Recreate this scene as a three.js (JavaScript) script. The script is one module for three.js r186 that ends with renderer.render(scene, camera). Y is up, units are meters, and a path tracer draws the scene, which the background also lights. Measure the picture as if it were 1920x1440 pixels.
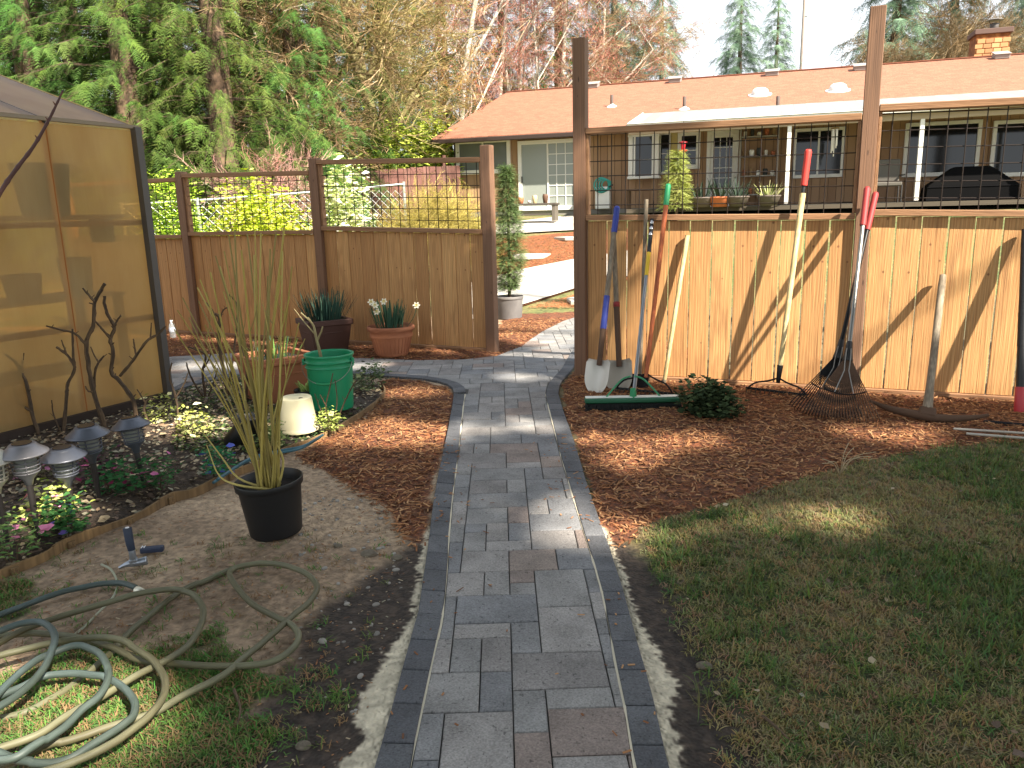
import * as THREE from 'three';
import { mergeGeometries, toCreasedNormals } from 'three/addons/utils/BufferGeometryUtils.js';
import { RoundedBoxGeometry } from 'three/addons/geometries/RoundedBoxGeometry.js';

// ---------- camera, sky, sun, exposure ----------
const scene = new THREE.Scene();
const FPX = 1450, EYE = 1.24, DEG = Math.PI / 180;
const camera = new THREE.PerspectiveCamera(2 * Math.atan(720 / FPX) / DEG, 4 / 3, 0.05, 400);
camera.position.set(0, EYE, 0);
camera.rotation.set(-12.45 * DEG, 0, -1.42 * DEG, 'YXZ');
camera.updateMatrixWorld(true);
const SUN_AZ = 41 * DEG, SUN_EL = 43 * DEG;            // behind the viewer, to the right
const SUN = new THREE.Vector3(Math.sin(SUN_AZ) * Math.cos(SUN_EL), Math.sin(SUN_EL), Math.cos(SUN_AZ) * Math.cos(SUN_EL));
{
  const W = 256, H = 128, d = new Float32Array(W * H * 4);
  for (let j = 0; j < H; j++) for (let i = 0; i < W; i++) {
    const up = ((j + 0.5) / H - 0.5) * Math.PI, y = Math.sin(up), a = ((i + 0.5) / W - 0.5) * 2 * Math.PI;
    const dx = Math.cos(a) * Math.cos(up), dz = Math.sin(a) * Math.cos(up);
    const c = Math.max(0, dx * SUN.x + y * SUN.y + dz * SUN.z), t = Math.pow(Math.max(0, y), 0.55);
    const glow = 0.35 * Math.pow(c, 8), o = (j * W + i) * 4;
    d[o] = (0.86 * (1 - t) + 0.42 * t + glow) * 0.64; d[o + 1] = (0.91 * (1 - t) + 0.485 * t + glow) * 0.63; d[o + 2] = (0.96 * (1 - t) + 0.59 * t + glow) * 0.61; d[o + 3] = 1;
  }
  const sky = new THREE.DataTexture(d, W, H, THREE.RGBAFormat, THREE.FloatType);
  sky.mapping = THREE.EquirectangularReflectionMapping; sky.magFilter = sky.minFilter = THREE.LinearFilter; sky.needsUpdate = true;
  scene.background = sky; scene.environment = sky;
}
const sun = new THREE.DirectionalLight(new THREE.Color(1, 0.9, 0.76), 5);
sun.position.copy(SUN).multiplyScalar(40); sun.castShadow = true; sun.shadow.radius = 1.6;
sun.shadow.mapSize.set(4096, 4096);
Object.assign(sun.shadow.camera, { left: -30, right: 30, top: 30, bottom: -30, near: 1, far: 120 });
scene.add(sun, sun.target);
const renderer = new THREE.WebGLRenderer();
renderer.toneMapping = THREE.LinearToneMapping; renderer.toneMappingExposure = 3.3; renderer.shadowMap.enabled = true;

// ---------- helpers ----------
const V3 = (x, y, z) => new THREE.Vector3(x, y, z);
function rng(s) { s |= 0; return () => { s = (s + 0x6d2b79f5) | 0; let t = Math.imul(s ^ (s >>> 15), 1 | s); t = (t + Math.imul(t ^ (t >>> 7), 61 | t)) ^ t; return ((t ^ (t >>> 14)) >>> 0) / 4294967296; }; }
const lerp = (a, b, t) => a + (b - a) * t, clamp = (x, a = 0, b = 1) => Math.min(b, Math.max(a, x)), sstep = (a, b, x) => { const t = clamp((x - a) / (b - a)); return t * t * (3 - 2 * t); };
const HASH = new Float32Array(65536); { const r = rng(77); for (let i = 0; i < 65536; i++) HASH[i] = r(); }
const hsh = (x, y) => HASH[((x & 255) << 8) | (y & 255)];
function vn(x, y, p = 256) { const ix = Math.floor(x), iy = Math.floor(y), fx = x - ix, fy = y - iy, u = fx * fx * (3 - 2 * fx), v = fy * fy * (3 - 2 * fy), m = (a) => ((a % p) + p) % p; const a = m(ix), b = m(ix + 1), c = m(iy), e = m(iy + 1); return lerp(lerp(hsh(a, c), hsh(b, c), u), lerp(hsh(a, e), hsh(b, e), u), v); }
const fbm = (x, y, o = 4, p = 256) => { let s = 0, a = 0.5, n = 0; for (let i = 0; i < o; i++) { s += a * vn(x + i * 17.3, y + i * 9.1, p); n += a; a *= 0.5; x *= 2; y *= 2; p *= 2; } return s / n; };
// pixels of the 1920 x 1440 photograph -> rays -> points on a plane
const rayOf = (u, v) => V3((u - 960) / FPX, (720 - v) / FPX, -1).applyQuaternion(camera.quaternion).normalize();
function G(u, v, y = 0) { const d = rayOf(u, v), t = (y - EYE) / d.y; return V3(d.x * t, y, d.z * t); }
function onPlane(u, v, p, n) { const d = rayOf(u, v), o = camera.position, t = p.clone().sub(o).dot(n) / d.dot(n); return d.multiplyScalar(t).add(o); }
function atDepth(u, v, z) { const d = rayOf(u, v); return d.multiplyScalar(-z / d.z).add(camera.position); }

const used = new Map();
function numbered(n) { const k = used.get(n) ?? 0; used.set(n, k + 1); return k ? n + '_' + String(k).padStart(3, '0') : n; }
const live = (m) => { m.castShadow = m.receiveShadow = true; return m; };
function part(name, geo, mat, parent) { if (Array.isArray(geo)) geo = merge(geo); const m = live(new THREE.Mesh(geo, mat)); m.name = name; parent.add(m); return m; }
function tag(o, label, category, group) { o.userData.label = label; o.userData.category = category; if (group) o.userData.group = group; return o; }
function thing(name, label, category, pos, group) { const g = new THREE.Group(); g.name = numbered(name); if (pos) g.position.copy(pos); scene.add(g); return tag(g, label, category, group); }
function single(name, geo, mat, label, category, group) { if (Array.isArray(geo)) geo = merge(geo); const m = live(new THREE.Mesh(geo, mat)); m.name = numbered(name); scene.add(m); return tag(m, label, category, group); }
function struct(name, geo, mat, parent = scene) { const m = geo ? live(new THREE.Mesh(geo, mat)) : new THREE.Group(); m.name = parent === scene ? numbered(name) : name; m.userData.kind = 'structure'; parent.add(m); return m; }
function merge(list) { list = list.map((g) => { g = g.index ? g.toNonIndexed() : g; for (const k of Object.keys(g.attributes)) if (!['position', 'normal', 'uv'].includes(k)) g.deleteAttribute(k); return g; }); return list.length === 1 ? list[0] : mergeGeometries(list); }
const bx = (w, h, d, x = 0, y = 0, z = 0, rx = 0, ry = 0, rz = 0) => { const g = new THREE.BoxGeometry(w, h, d); g.rotateX(rx); g.rotateY(ry); g.rotateZ(rz); return g.translate(x, y, z); };
const rb = (w, h, d, x = 0, y = 0, z = 0, r = 0.006) => new RoundedBoxGeometry(w, h, d, 1, Math.min(r, w * 0.45, h * 0.45, d * 0.45)).translate(x, y, z);
// tapered tube through points with a radius each
function tube(pts, rad, sides = 6, caps = true) {
  const n = pts.length, pos = [], uv = [], idx = [], R = (i) => (typeof rad === 'function' ? rad(i / (n - 1)) : Array.isArray(rad) ? rad[i] : rad);
  let nrm = V3(0, 0, 0), len = 0;
  for (let i = 0; i < n; i++) {
    const t = pts[Math.min(n - 1, i + 1)].clone().sub(pts[Math.max(0, i - 1)]).normalize();
    if (i === 0) { nrm = Math.abs(t.y) < 0.9 ? V3(0, 1, 0) : V3(1, 0, 0); }
    nrm.addScaledVector(t, -nrm.dot(t)).normalize(); const bn = t.clone().cross(nrm), r = R(i);
    if (i) len += pts[i].distanceTo(pts[i - 1]);
    for (let k = 0; k <= sides; k++) { const a = (k / sides) * Math.PI * 2, c = Math.cos(a) * r, s = Math.sin(a) * r; pos.push(pts[i].x + nrm.x * c + bn.x * s, pts[i].y + nrm.y * c + bn.y * s, pts[i].z + nrm.z * c + bn.z * s); uv.push(k / sides, len); }
  }
  for (let i = 0; i < n - 1; i++) for (let k = 0; k < sides; k++) { const a = i * (sides + 1) + k, b = a + sides + 1; idx.push(a, b, a + 1, b, b + 1, a + 1); }
  if (caps) for (const [e, flip] of [[0, 1], [n - 1, 0]]) { const c = pos.length / 3; pos.push(pts[e].x, pts[e].y, pts[e].z); uv.push(0.5, 0.5); for (let k = 0; k < sides; k++) { const a = e * (sides + 1) + k; flip ? idx.push(c, a, a + 1) : idx.push(c, a + 1, a); } }
  const g = new THREE.BufferGeometry(); g.setAttribute('position', new THREE.Float32BufferAttribute(pos, 3)); g.setAttribute('uv', new THREE.Float32BufferAttribute(uv, 2)); g.setIndex(idx); g.computeVertexNormals(); return g;
}
const curve = (pts, n) => new THREE.CatmullRomCurve3(pts, false, 'centripetal').getPoints(n);
const rod = (a, b, r0, r1 = r0, sides = 10) => tube([a, b], [r0, r1], sides);
const lathe = (prof, seg = 32) => new THREE.LatheGeometry(prof.map(([r, y]) => new THREE.Vector2(r, y)), seg);
function quadGeo(list) { const pos = [], nn = []; for (const [a, b, c] of list) { const n = b.clone().sub(a).cross(c.clone().sub(a)).normalize(); for (const p of [a, b, c]) { pos.push(p.x, p.y, p.z); nn.push(n.x, n.y, n.z); } } const g = new THREE.BufferGeometry(); g.setAttribute('position', new THREE.Float32BufferAttribute(pos, 3)); g.setAttribute('normal', new THREE.Float32BufferAttribute(nn, 3)); g.setAttribute('uv', new THREE.Float32BufferAttribute(new Float32Array(pos.length / 3 * 2), 2)); return g; }
function scatter(name, geo, mat, list, parent, label, category) {   // uncountable matter: one InstancedMesh; list of {m: Matrix4, c: Color}
  const im = new THREE.InstancedMesh(geo, mat, list.length); const white = new THREE.Color(1, 1, 1);
  list.forEach((e, i) => { im.setMatrixAt(i, e.m); im.setColorAt(i, e.c ?? white); });
  im.name = parent ? name : numbered(name); im.userData.kind = 'stuff'; live(im); (parent ?? scene).add(im); if (label) { im.userData.label = label; im.userData.category = category; } return im;
}
function bake(name, geo, m, list, parent) {   // the same matter as one mesh with a colour per piece
  const G0 = geo.index ? geo.toNonIndexed() : geo, P = G0.attributes.position.array, N = G0.attributes.normal.array, n = P.length / 3, pos = new Float32Array(list.length * n * 3), nor = new Float32Array(pos.length), col = new Float32Array(pos.length), nm = new THREE.Matrix3(), v = new THREE.Vector3();
  list.forEach((e, i) => { nm.getNormalMatrix(e.m); for (let k = 0; k < n; k++) { const o = (i * n + k) * 3; v.set(P[k * 3], P[k * 3 + 1], P[k * 3 + 2]).applyMatrix4(e.m); pos[o] = v.x; pos[o + 1] = v.y; pos[o + 2] = v.z; v.set(N[k * 3], N[k * 3 + 1], N[k * 3 + 2]).applyMatrix3(nm).normalize(); nor[o] = v.x; nor[o + 1] = v.y; nor[o + 2] = v.z; col[o] = e.c.r; col[o + 1] = e.c.g; col[o + 2] = e.c.b; } });
  const g = new THREE.BufferGeometry(); g.setAttribute('position', new THREE.BufferAttribute(pos, 3)); g.setAttribute('normal', new THREE.BufferAttribute(nor, 3)); g.setAttribute('color', new THREE.BufferAttribute(col, 3)); const o = live(new THREE.Mesh(g, m)); o.name = name; o.userData.kind = 'stuff'; parent.add(o); return o;
}
const _q = new THREE.Quaternion(), _e = new THREE.Euler();
const xf = (x, y, z, rx, ry, rz, sx, sy = sx, sz = sx) => new THREE.Matrix4().compose(V3(x, y, z), _q.setFromEuler(_e.set(rx, ry, rz, 'YXZ')), V3(sx, sy, sz));
// ---------- textures ----------
function tex(w, h, fn, srgb = true, rx = 1, ry = 1) {
  const d = new Uint8Array(w * h * 4);
  for (let j = 0; j < h; j++) for (let i = 0; i < w; i++) { const c = fn(i / w, j / h), o = (j * w + i) * 4; if (typeof c === 'number') d[o] = d[o + 1] = d[o + 2] = clamp(c) * 255; else { d[o] = clamp(c[0]) * 255; d[o + 1] = clamp(c[1]) * 255; d[o + 2] = clamp(c[2]) * 255; } d[o + 3] = 255; }
  const t = new THREE.DataTexture(d, w, h); t.wrapS = t.wrapT = THREE.RepeatWrapping; t.magFilter = THREE.LinearFilter; t.minFilter = THREE.LinearMipmapLinearFilter; t.generateMipmaps = true; t.colorSpace = srgb ? THREE.SRGBColorSpace : THREE.NoColorSpace; t.repeat.set(rx, ry); t.needsUpdate = true; return t;
}
const rgb = (r, g, b) => [r / 255, g / 255, b / 255], mix3 = (a, b, t) => [lerp(a[0], b[0], t), lerp(a[1], b[1], t), lerp(a[2], b[2], t)], mul3 = (a, k) => [a[0] * k, a[1] * k, a[2] * k];
const mat = (color, roughness = 0.8, o = {}) => new THREE.MeshPhysicalMaterial({ color, roughness, ...o });
// ---------- plan of the garden, from pixels of the photograph on the ground ----------
const GP = (list) => list.map(([u, v]) => { const p = G(u, v); return [p.x, p.z]; });
const outL = GP([[690, 1500], [707, 1440], [727, 1376], [746, 1301], [765, 1230], [784, 1162], [793, 1102], [804, 1024], [812, 956], [821, 900], [831, 855], [841, 805], [849, 762], [851, 742]]);
const inL = GP([[765, 1500], [776, 1440], [787, 1376], [804, 1297], [817, 1234], [829, 1185], [836, 1136], [840, 1087], [844, 1012], [849, 949], [855, 900], [861, 855], [865, 812], [870, 765], [873, 745]]);
const inR = GP([[1197, 1500], [1185, 1440], [1170, 1342], [1153, 1260], [1138, 1177], [1125, 1110], [1110, 1060], [1091, 1001], [1076, 949], [1063, 905], [1050, 861], [1038, 811], [1027, 767], [1022, 744]]);
const outR = GP([[1266, 1500], [1250, 1440], [1234, 1363], [1215, 1286], [1196, 1222], [1171, 1125], [1144, 1039], [1115, 960], [1096, 900], [1083, 855], [1070, 815], [1057, 779], [1047, 744]]);
const xAt = (line, z) => { let i = 1; while (i < line.length - 1 && line[i][1] > z) i++; const a = line[i - 1], b = line[i]; return lerp(a[0], b[0], clamp((z - a[1]) / (b[1] - a[1]), -3, 1)); };
const branchLow = GP([[851, 742], [849, 732], [838, 724], [808, 716], [741, 711], [677, 706], [560, 703], [447, 708], [390, 718], [325, 738]]);
const branchUp = GP([[300, 676], [327, 672], [450, 665], [560, 671], [665, 675], [795, 679], [870, 678], [930, 671]]);
const gateL = GP([[977, 653], [1000, 636], [1023, 621], [1058, 604], [1085, 595], [1130, 584]]);
const gateR = GP([[1150, 606], [1105, 640], [1085, 672], [1073, 697], [1050, 724], [1047, 744]]);
const edging = GP([[-60, 1112], [20, 1077], [97, 1045], [130, 1026], [172, 1010], [245, 982], [287, 960], [322, 940], [370, 927], [440, 893], [495, 872], [545, 847], [590, 832], [645, 802], [690, 772], [716, 750], [722, 740], [716, 726]]);
const mulchLeft = GP([[851, 742], [838, 724], [808, 716], [741, 711], [715, 716], [722, 740], [716, 750], [690, 772], [645, 802], [590, 832], [556, 850], [562, 866], [604, 884], [677, 928], [712, 951], [735, 980], [747, 1004], [764, 1021], [803, 1029], [816, 956], [850, 762]]);
const mulchRight = GP([[1047, 744], [1050, 724], [1073, 697], [1085, 690], [1300, 702], [1600, 722], [1920, 745], [2050, 752], [2050, 820], [1920, 827], [1764, 840], [1609, 867], [1520, 898], [1422, 924], [1369, 942], [1289, 964], [1209, 987], [1187, 1013], [1142, 1036], [1096, 900]]);
const mulchBack = GP([[300, 678], [327, 672], [450, 665], [560, 671], [665, 675], [795, 679], [870, 678], [930, 671], [977, 653], [1000, 636], [1023, 621], [1058, 604], [1085, 595], [1130, 584], [1120, 548], [1060, 555], [985, 570], [940, 600], [925, 640], [800, 634], [600, 622], [372, 606], [270, 612]]);
const mulchGate = GP([[1150, 606], [1105, 640], [1085, 672], [1085, 694], [1300, 702], [1300, 660]]);
const inPoly = (x, z, P) => { let c = false; for (let i = 0, j = P.length - 1; i < P.length; j = i++) { const a = P[i], b = P[j]; if ((a[1] > z) !== (b[1] > z) && x < (b[0] - a[0]) * (z - a[1]) / (b[1] - a[1]) + a[0]) c = !c; } return c; };
const segDist = (x, z, P, closed) => { let m = 1e9; for (let i = closed ? 0 : 1; i < P.length; i++) { const a = P[(i + P.length - 1) % P.length], b = P[i], dx = b[0] - a[0], dz = b[1] - a[1], t = clamp(((x - a[0]) * dx + (z - a[1]) * dz) / (dx * dx + dz * dz + 1e-12)), ex = x - a[0] - dx * t, ez = z - a[1] - dz * t; m = Math.min(m, ex * ex + ez * ez); } return Math.sqrt(m); };
const sd = (x, z, P) => segDist(x, z, P, true) * (inPoly(x, z, P) ? -1 : 1);
const bed = [...edging, ...GP([[677, 706], [560, 703], [447, 708], [390, 718], [325, 738]]), [-2.9, -5.0], [-4.5, -3.6], [-4.5, -1.8]];
const pathOuter = [...outL, ...branchLow.slice(1), ...branchUp, ...gateL, ...gateR, ...outR.slice().reverse()];
// fences stand on these lines
const FR0 = G(1091, 707), FR1 = G(1900, 756), FRd = FR1.clone().sub(FR0).setY(0).normalize(), FRn = V3(-FRd.z, 0, FRd.x);   // FRn points to the viewer
if (FRn.z < 0) FRn.negate();
const FL0 = G(917, 662), FL1 = G(371, 629), FLd = FL1.clone().sub(FL0).setY(0).normalize(), FLn = V3(FLd.z, 0, -FLd.x); if (FLn.z < 0) FLn.negate();
// terrain: flat garden, rising behind the fence to the house
function terrain(x, z) {
  const d = -((x - FR0.x) * FRn.x + (z - FR0.z) * FRn.z);
  return 1.19 * sstep(3.2, 17.5, d) + (d > 2 ? 0.02 * (vn(x * 0.6, z * 0.6) - 0.5) : 0);
}
function hit(u, v, lift = 0) { const d = rayOf(u, v), o = camera.position, f = (t) => o.y + d.y * t - lift - terrain(o.x + d.x * t, o.z + d.z * t); let t = 2; while (t < 80 && f(t) > 0) t += 0.25; let a = t - 0.25, b = t; for (let i = 0; i < 14; i++) { const m = (a + b) / 2; f(m) > 0 ? (a = m) : (b = m); } return V3(o.x + d.x * b, terrain(o.x + d.x * b, o.z + d.z * b) + lift, o.z + d.z * b); }
// matter on the ground: weights at a point, read from a 2.5 cm grid of distances
const NX0 = -6.5, NX1 = 6.5, NZ0 = -9.6, NZ1 = 0.4, GS = 0.025, GW = Math.round((NX1 - NX0) / GS) + 1, GH = Math.round((NZ1 - NZ0) / GS) + 1;
const field = (fn) => { const a = new Float32Array(GW * GH); for (let j = 0; j < GH; j++) for (let i = 0; i < GW; i++) a[j * GW + i] = fn(NX0 + i * GS, NZ0 + j * GS); return (x, z) => { const u = clamp((x - NX0) / GS, 0, GW - 1.001), v = clamp((z - NZ0) / GS, 0, GH - 1.001), i = Math.floor(u), j = Math.floor(v), fx = u - i, fz = v - j, o = j * GW + i; return lerp(lerp(a[o], a[o + 1], fx), lerp(a[o + GW], a[o + GW + 1], fx), fz); }; };
const mulF = field((x, z) => Math.max(-sd(x, z, mulchLeft), -sd(x, z, mulchRight), -sd(x, z, mulchBack), -sd(x, z, mulchGate))), bedF = field((x, z) => -sd(x, z, bed)), pathF = field((x, z) => sd(x, z, pathOuter));
function cover(x, z) {
  const n1 = fbm(x * 3 + 40, z * 3 + 40, 4), n2 = fbm(x * 14 + 9, z * 14 + 71, 3);
  const wob = (n1 - 0.5) * 0.14 + (n2 - 0.5) * 0.05;
  const mul = mulF(x, z) + wob * 0.7;
  const inb = bedF(x, z), pathD = Math.abs(x) < 2 && z > -3.9 ? (x < 0.3 ? xAt(outL, z) - x : x - xAt(outR, z)) : 9, right = x > 0.2;
  return { mul, inb, pathD, right, n1, n2, wob };
}
{
  const W = 2048, H = 1600;
  const mulchA = rgb(132, 78, 46), mulchB = rgb(72, 42, 27), dirtA = rgb(172, 150, 124), dirtB = rgb(122, 102, 82), soil = rgb(58, 49, 42), sand = rgb(214, 203, 178), thatch = rgb(104, 92, 62), turf = rgb(62, 72, 40), bedA = rgb(84, 70, 56);
  const t = tex(W, H, (i, j) => {
    const x = lerp(NX0, NX1, i), z = lerp(NZ0, NZ1, j), c = cover(x, z), f = fbm(x * 60, z * 60, 2), g = vn(x * 130, z * 130);
    let col;
    if (c.right) { const gr = sstep(0.35, 0.65, fbm(x * 1.3 + 5, z * 1.3, 4) + (c.n2 - 0.5) * 0.5); col = mul3(mix3(thatch, turf, gr), 0.6 + 0.7 * f); if (z < -3.2) col = mix3(col, mul3(rgb(104, 92, 66), 0.7 + 0.6 * f), sstep(-3.2, -4.0, z) * 0.6); }
    else { const gr = sstep(0.5, 0.62, fbm(x * 1.7 + 15, z * 1.7 + 3, 4) + (c.n2 - 0.5) * 0.25 - 0.25 * sstep(-0.95, -0.6, x) - 0.35 * sstep(-2.45, -2.8, z)); col = mul3(mix3(dirtA, dirtB, clamp(c.n1 * 1.6 - 0.3)), 0.75 + 0.5 * f); col = mix3(col, mul3(turf, 0.7 + 0.6 * f), gr * 0.85); }
    const soilW = (c.right ? 0.15 : 0.3) * sstep(-2.9, -2.1, z) + 0.05;
    if (c.pathD < 2) col = mix3(col, mul3(soil, 0.55 + 0.9 * f), sstep(soilW + 0.06, soilW - 0.06, c.pathD + c.wob * 1.4) * sstep(-2.95, -2.7, z));
    // swept joint sand left beside the border stones
    const sw = (0.024 + 0.062 * sstep(-2.3, -1.4, z)) * (0.45 + 1.2 * sstep(0.3, 0.7, fbm(x * 0.5 + 3, z * 2.6, 3))) + (c.n2 - 0.5) * 0.03;
    if (c.pathD < 0.3 && z > -2.95) col = mix3(col, mul3(sand, 0.72 + 0.4 * f), sstep(0.3, 0.62, sstep(0.035, -0.035, c.pathD - sw) + (vn(x * 75, z * 75) - 0.5) * 0.5 + (g - 0.5) * 0.4));
    if (c.inb > 0) col = mul3(mix3(bedA, soil, c.n1), 0.6 + 0.7 * f);
    if (c.mul > 0) col = mix3(col, mul3(mix3(mulchB, mulchA, clamp(g * 1.2 - 0.1)), 0.7 + 0.6 * f), sstep(0, 0.03, c.mul));
    return col;
  });
  t.wrapS = t.wrapT = THREE.ClampToEdgeWrapping;
  const bump = tex(512, 512, (i, j) => 0.6 * fbm(i * 24, j * 24, 3, 24) + 0.4 * vn(i * 120, j * 120, 120), false);
  bump.repeat.set(16, 12);
  const nx = 380, nz = 300, g = new THREE.PlaneGeometry(NX1 - NX0, NZ1 - NZ0, nx, nz).rotateX(-Math.PI / 2).translate((NX0 + NX1) / 2, 0, (NZ0 + NZ1) / 2), P = g.attributes.position, U = g.attributes.uv;
  for (let k = 0; k < P.count; k++) {
    const x = P.getX(k), z = P.getZ(k), c = cover(x, z); let y = terrain(x, z) + (c.n1 - 0.5) * 0.03 + (c.n2 - 0.5) * 0.014;
    if (c.mul > 0) y += 0.018 * sstep(0, 0.15, c.mul) + (c.n2 - 0.5) * 0.012;
    if (c.inb > 0) y += 0.045 * sstep(0, 0.25, c.inb);
    const pd = pathF(x, z); y = lerp(y, terrain(x, z) + 0.006, sstep(0.12, 0.0, pd)); if (pd < -0.035) y = terrain(x, z) - 0.05;
    P.setY(k, y); U.setXY(k, (x - NX0) / (NX1 - NX0), (z - NZ0) / (NZ1 - NZ0));
  }
  g.computeVertexNormals();
  struct('garden_ground', g, mat(0xffffff, 0.95, { map: t, bumpMap: bump, bumpScale: 0.012 }));
}
{ // the wide ground, to the horizon; under the garden it lies a little lower
  const xs = [], zs = []; for (let x = -160; x < -30; x += 10) xs.push(x); for (let x = -30; x <= 30; x += 0.5) xs.push(x); for (let x = 40; x <= 160; x += 10) xs.push(x);
  for (let z = -200; z < -45; z += 10) zs.push(z); for (let z = -45; z <= 12; z += 0.5) zs.push(z); for (let z = 20; z <= 80; z += 10) zs.push(z);
  const pos = [], uv = [], idx = [];
  for (const z of zs) for (const x of xs) { const inside = x > NX0 + 0.1 && x < NX1 - 0.1 && z > NZ0 + 0.1 && z < NZ1 - 0.1; pos.push(x, terrain(x, z) - (inside ? 0.12 : 0.012), z); uv.push(x / 4, z / 4); }
  const n = xs.length; for (let j = 0; j < zs.length - 1; j++) for (let i = 0; i < n - 1; i++) { const a = j * n + i; idx.push(a, a + n, a + 1, a + 1, a + n, a + n + 1); }
  const g = new THREE.BufferGeometry(); g.setAttribute('position', new THREE.Float32BufferAttribute(pos, 3)); g.setAttribute('uv', new THREE.Float32BufferAttribute(uv, 2)); g.setIndex(idx); g.computeVertexNormals();
  const t = tex(512, 512, (i, j) => { const f = fbm(i * 8, j * 8, 5, 8), q = vn(i * 160, j * 160, 160); return mul3(mix3(rgb(126, 112, 70), rgb(84, 98, 48), clamp(f * 2.4 - 0.7)), 0.7 + 0.5 * q); });
  struct('ground', g, mat(0xffffff, 0.95, { map: t }));
}
// ---------- paver path ----------
const stoneTex = tex(512, 512, (i, j) => { const s = vn(i * 190, j * 190, 190), b = fbm(i * 6, j * 6, 4, 6), q = vn(i * 90 + 4, j * 90, 90); return (0.84 + 0.26 * (b - 0.5) + 0.2 * (s - 0.5)) * (q > 0.9 ? 0.74 : 1); });
const stoneBump = tex(512, 512, (i, j) => 0.5 * fbm(i * 26, j * 26, 3, 26) + 0.5 * vn(i * 150, j * 150, 150), false);
const path = struct('paver_path');
{
  const r = rng(5), stoneMat = (c) => mat(c, 0.86, { map: stoneTex, bumpMap: stoneBump, bumpScale: 0.0035 });
  const greys = [0x9d9b98, 0x929292, 0xa6a29e, 0x8c8d8f, 0x999896, 0x95918e].map(stoneMat), browns = [0x9a8c84, 0xa2948a].map(stoneMat), borders = [0x686a6e, 0x5f6166, 0x707276].map(stoneMat);
  const regionIn = [...inL, ...branchLow.slice(1).map(([x, z]) => [x + 0.0, z]), ...branchUp, ...gateL, ...gateR.map(([x, z], i) => [x - (i > 2 ? 0.09 : 0), z]), ...inR.slice().reverse()];
  // branch border band
  const clipRect = (P, x0, x1, z0, z1) => { for (const [ax, v, s] of [[0, x0, 1], [0, x1, -1], [1, z0, 1], [1, z1, -1]]) { const out = []; for (let i = 0; i < P.length; i++) { const a = P[(i + P.length - 1) % P.length], b = P[i], ia = s * (a[ax] - v) >= 0, ib = s * (b[ax] - v) >= 0; if (ia !== ib) { const t = (v - a[ax]) / (b[ax] - a[ax]); out.push([lerp(a[0], b[0], t), lerp(a[1], b[1], t)]); } if (ib) out.push(b); } P = out; if (!P.length) break; } return P; };
  const area = (P) => { let s = 0; for (let i = 0; i < P.length; i++) { const a = P[i], b = P[(i + 1) % P.length]; s += a[0] * b[1] - b[0] * a[1]; } return Math.abs(s) / 2; };
  const stone = (P, top) => { // polygon in plan -> bevelled slab
    const clean = P.filter((p, i) => { const q = P[(i + P.length - 1) % P.length]; return Math.hypot(p[0] - q[0], p[1] - q[1]) > 0.004; }); if (clean.length < 3) return null;
    const sh = new THREE.Shape(clean.map(([x, z]) => new THREE.Vector2(x, -z)));
    const g = new THREE.ExtrudeGeometry(sh, { depth: 0.05, bevelEnabled: true, bevelThickness: 0.0028, bevelSize: 0.0028, bevelOffset: -0.0028, bevelSegments: 1 });
    g.rotateX(-Math.PI / 2).translate(0, top - 0.0528, 0);
    const U = g.attributes.uv, Q = g.attributes.position, ox = r() * 3, oz = r() * 3; for (let k = 0; k < U.count; k++) U.setXY(k, Q.getX(k) * 1.6 + ox, Q.getZ(k) * 1.6 + oz);
    return g;
  };
  // interior: modular rectangles on a 7.6 cm grid turned with the path
  const C = 0.086, ang = Math.atan2(outL[8][0] - outL[2][0], -(outL[8][1] - outL[2][1])) * 0.55, ca = Math.cos(ang), sa = Math.sin(ang);
  const rot = ([x, z]) => [x * ca + z * sa, -x * sa + z * ca], back = ([x, z]) => [x * ca - z * sa, x * sa + z * ca];
  const reg = regionIn.map(rot), cells = new Set(), owner = new Map(), list = [];
  const i0 = Math.floor(Math.min(...reg.map((p) => p[0])) / C), i1 = Math.ceil(Math.max(...reg.map((p) => p[0])) / C), j0 = Math.floor(Math.min(...reg.map((p) => p[1])) / C), j1 = Math.ceil(Math.max(...reg.map((p) => p[1])) / C);
  const sizes = [[2, 2], [2, 2], [3, 2], [3, 2], [2, 2], [2, 1], [1, 2], [2, 3], [3, 2], [2, 2]];
  for (let j = j1; j >= j0; j--) for (let i = i0; i <= i1; i++) {
    if (cells.has(i + ',' + j)) continue;
    let done = false;
    for (let k = 0; k < 16 && !done; k++) { let [w, h] = sizes[Math.floor(r() * sizes.length)]; let ok = true; for (let a = 0; a < w; a++) for (let b = 0; b < h; b++) if (cells.has((i + a) + ',' + (j - b))) ok = false; if (!ok) continue; const up = owner.get(i + ',' + (j + 1)); if (k < 11 && up && ((up[0] === i && up[2] === w) || (up[0] === i && r() < 0.6))) continue; const e = [i, j, w, h]; for (let a = 0; a < w; a++) for (let b = 0; b < h; b++) { cells.add((i + a) + ',' + (j - b)); owner.set((i + a) + ',' + (j - b), e); } list.push(e); done = true; }
    if (!done) { cells.add(i + ',' + j); list.push([i, j, 1, 1]); }
  }
  const J = 0.0016; let pieces = [];
  for (const [i, j, w, h] of list) {
    const P = clipRect(reg, i * C + J, (i + w) * C - J, (j + 1 - h) * C + J, (j + 1) * C - J); if (P.length < 3 || area(P) < 0.0006) continue;
    const B = P.map(back), cx = B.reduce((s, p) => s + p[0], 0) / B.length, cz = B.reduce((s, p) => s + p[1], 0) / B.length;
    pieces.push({ B, d: Math.hypot(cx, cz), a: area(P), brown: r() < 0.14, cx, cz });
  }
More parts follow.
